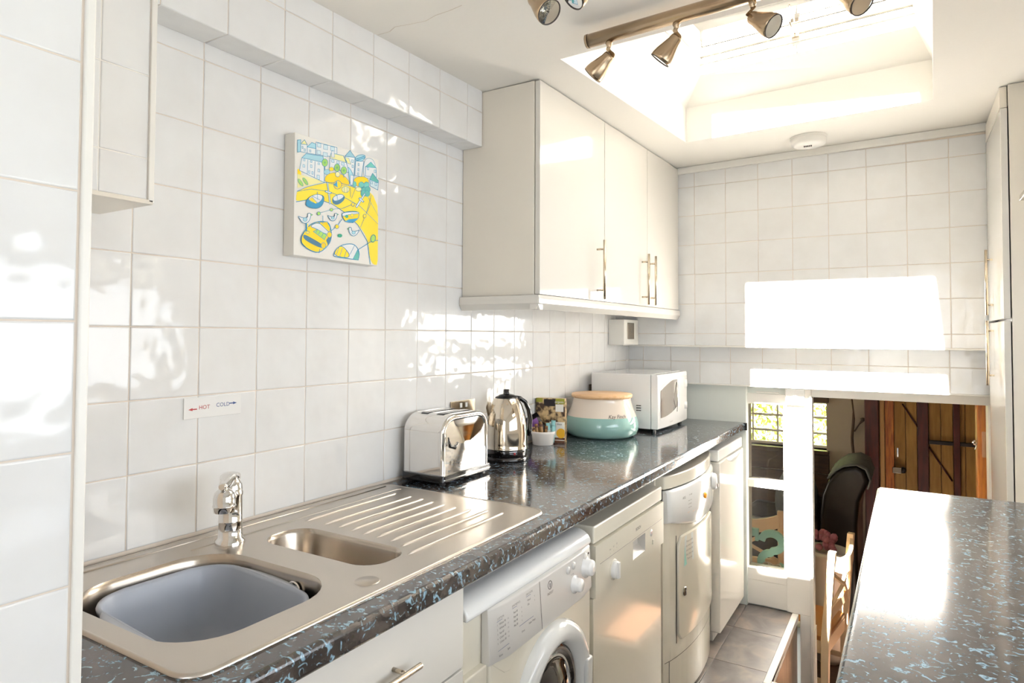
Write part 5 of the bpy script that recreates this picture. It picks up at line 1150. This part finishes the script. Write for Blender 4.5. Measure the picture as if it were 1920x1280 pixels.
# spotlights --------------------------------------------------------------
def spot(parent, top, aim, s_=1.0, side=1):
    """one adjustable lamp hanging from the bar at top, pointing along aim"""
    top = Vector(top); aim = Vector(aim).normalized()
    sp_ = MB().lathe([(0.0001, -0.004), (0.009, -0.002), (0.0095, 0.004), (0.006, 0.012), (0.005, 0.014)], top, (0, 0, -1), 16).build('swivel', 'satin_nickel', parent)
    jc_ = top+Vector((0, 0, -0.038)); side_v = aim.cross(Vector((0, 0, 1))).normalized()*side
    rg = []
    for t in [i/8 for i in range(9)]:
        p = top.lerp(jc_, t)+Vector((0, 0, -0.010))*(1-t)+side_v*(0.016*t)+Vector((aim.x, aim.y, 0))*(0.006*math.sin(2*PI*t)); a = aim.cross(side_v)
        rg.append([p+Vector((aim.x, aim.y, 0)).normalized()*0.006+side_v*0.0012, p+Vector((aim.x, aim.y, 0)).normalized()*-0.006+side_v*0.0012, p-Vector((aim.x, aim.y, 0)).normalized()*0.006-side_v*0.0012, p+Vector((aim.x, aim.y, 0)).normalized()*0.006-side_v*0.0012])
    MB().loft(rg, 0, False, True, True, True).build('bracket', 'satin_nickel', sp_)
    MB().lathe([(0.0045, -0.004), (0.0045, 0.022)], jc_+side_v*0.018, -side_v, 12).build('pivot', 'satin_nickel', sp_)
    MB().lathe([(0.0001, -0.004), (0.014, -0.004), (0.0155, 0.0), (0.0165, 0.010), (0.0215, 0.028), (0.0265, 0.045), (0.0285, 0.058), (0.0283, 0.065), (0.0262, 0.0655)], jc_, aim, 40).build('lamp_shade', 'satin_nickel', sp_)
    ap_ = aim.orthogonal().normalized(); aq = aim.cross(ap_); rf = []
    for r_, h in ((0.0260, 0.0645), (0.021, 0.052), (0.010, 0.041), (0.003, 0.039)):
        rf.append([jc_+aim*h+(ap_*math.cos(2*PI*k/48)+aq*math.sin(2*PI*k/48))*r_*(1+0.035*(k % 2)) for k in range(48)])
    MB().loft(rf, 0, False, True, False, True).build('reflector', 'lamp_reflector', sp_)
    MB().lathe([(0.0265, 0.0652), (0.0001, 0.0654)], jc_, aim, 32).build('cover_glass', 'window_glass', sp_)
    MB().lathe([(0.0280, 0.0645), (0.0283, 0.0665), (0.0262, 0.0667), (0.0258, 0.0655)], jc_, aim, 40).build('lamp_rim', 'dark_print', sp_)
def light_bar(p0, p1, label, spots, group=None):
    p0, p1 = Vector(p0), Vector(p1); e = empty('spotlight_bar', (p0+p1)/2, label, 'spotlight', group)
    d = (p1-p0).normalized()
    MB().tube([p0, p1], 0.0185, 32).build('bar', 'satin_nickel', e)
    MB().lathe([(0.0190, 0), (0.0190, 0.006), (0.0001, 0.0065)], p0+d*0.004, -d, 32).build('end_cap', 'satin_nickel', e)
    for (x, aim, sd) in spots: q = p0.lerp(p1, (x-p0.x)/(p1.x-p0.x)); spot(e, q+Vector((0, 0, -0.019)), aim, 1, sd)
light_bar((0.589, 1.636, 2.160), (1.40, 1.614, 2.174), 'brushed nickel spotlight bar crossing the near edge of the skylight',
          [(0.654, (-0.80, 0.10, -0.62), 1), (0.842, (-0.66, -0.02, -0.75), 1), (1.030, (0.76, -0.22, -0.60), 1), (1.225, (0.60, -0.40, -0.66), 1)])
light_bar((0.575, 1.245, 2.146), (1.0, 1.235, 2.154), 'brushed nickel spotlight bar nearer the camera with its lamps just in frame',
          [(0.640, (0.70, -0.18, -0.72), 1), (0.785, (-0.45, -0.50, -0.68), 1)])

# ================================================================== RIGHT SIDE
# peninsula worktop
rw = MB(); pr_ = [(2*1.257+0.0-p[0], p[1]) for p in profile(0.57, 1.257)]   # mirror so the rounded edge faces left
pr_ = [(1.257+(1.257-p[0]), p[1]) for p in profile(0.34, 1.257)]
rw.prism(pr_, 0.42, 2.213, 1)
tag(rw.build('worktop', 'flecked_laminate'), 'dark flecked worktop in the right foreground reflecting the sunlit wall', 'worktop')
MB_ = MB().box(1.2575, 2.17, 2.2125, 2.2145, 0.862, 0.899)
bc2 = empty('base_cabinet', (1.7, 1.3, ZF), 'white base cabinets under the worktop on the right', 'cabinet')
MB().box(1.30, 2.18, 0.45, 2.20, 0.08, 0.858).build('carcass', 'carcass_white', bc2, 0.001)
for k in range(3): q = MB().box(1.281, 1.299, 0.452+0.583*k, 0.452+0.583*(k+1)-0.003, 0.10, 0.852).build('door', 'white_gloss_laminate', bc2, 0.002); bar_handle(q, (1.25, 0.95+0.583*k, 0.55), (1.25, 0.95+0.583*k, 0.75), (1, 0, 0))
MB().box(1.34, 1.36, 0.46, 2.19, ZF, 0.08).build('plinth', 'white_satin', bc2)
# tall larder unit
tl = empty('larder_unit', (1.9, 3.1, ZF), 'tall white larder unit with bar handles beyond the right worktop', 'cabinet')
TYN = 2.86; ztn = zc(1.8, TYN)-0.004
MB().box(1.652, 2.195, TYN, TYN+0.018, ZF+0.0, ztn).build('side_panel', 'carcass_white', tl, 0.001)
MB().box(1.655, 2.195, TYN+0.018, 3.375, 0.1, ztn-0.06).build('carcass', 'dark_print', tl)
MB().box(1.628, 1.650, TYN+0.02, 3.372, ztn-0.075, ztn).build('filler_panel', 'carcass_white', tl, 0.001)
for z0, z1, h0, h1 in ((1.408, ztn-0.082, 1.43, 1.69), (0.10, 1.400, 1.152, 1.408)):
    d = MB().box(1.628, 1.648, TYN-0.0, 3.372, z0, z1).build('door', 'white_gloss_laminate', tl, 0.0015)
    bar_handle(d, (1.607, 3.19, h0), (1.607, 3.19, h1), (1, 0, 0), inset=0.04, off=0.022, r=0.0052)
MB().box(1.66, 2.19, TYN+0.02, 3.37, ZF, 0.1).build('plinth', 'white_satin', tl)
MB().box(1.655, 1.72, 3.376, 3.50, ZF, 1.05).build('end_filler', 'carcass_white', tl)
# cooker hood
ch = empty('cooker_hood', (1.9, 1.6, 1.67), 'steel cooker hood whose corner shows at the right edge', 'cooker hood')
MB().loft([[(1.566, 1.33, 1.660), (2.195, 1.33, 1.660), (2.195, 1.90, 1.660), (1.566, 1.90, 1.660)], [(1.566, 1.33, 1.672), (2.195, 1.33, 1.672), (2.195, 1.90, 1.672), (1.566, 1.90, 1.672)], [(1.86, 1.49, 1.92), (2.195, 1.49, 1.92), (2.195, 1.74, 1.92), (1.86, 1.74, 1.92)]], 0, False, True, True, True).build('canopy', 'handle_steel', ch, 0.001)
MB().box(1.90, 2.195, 1.50, 1.73, 1.92, zc(2.0, 1.6)-0.002).build('chimney', 'handle_steel', ch, 0.002)
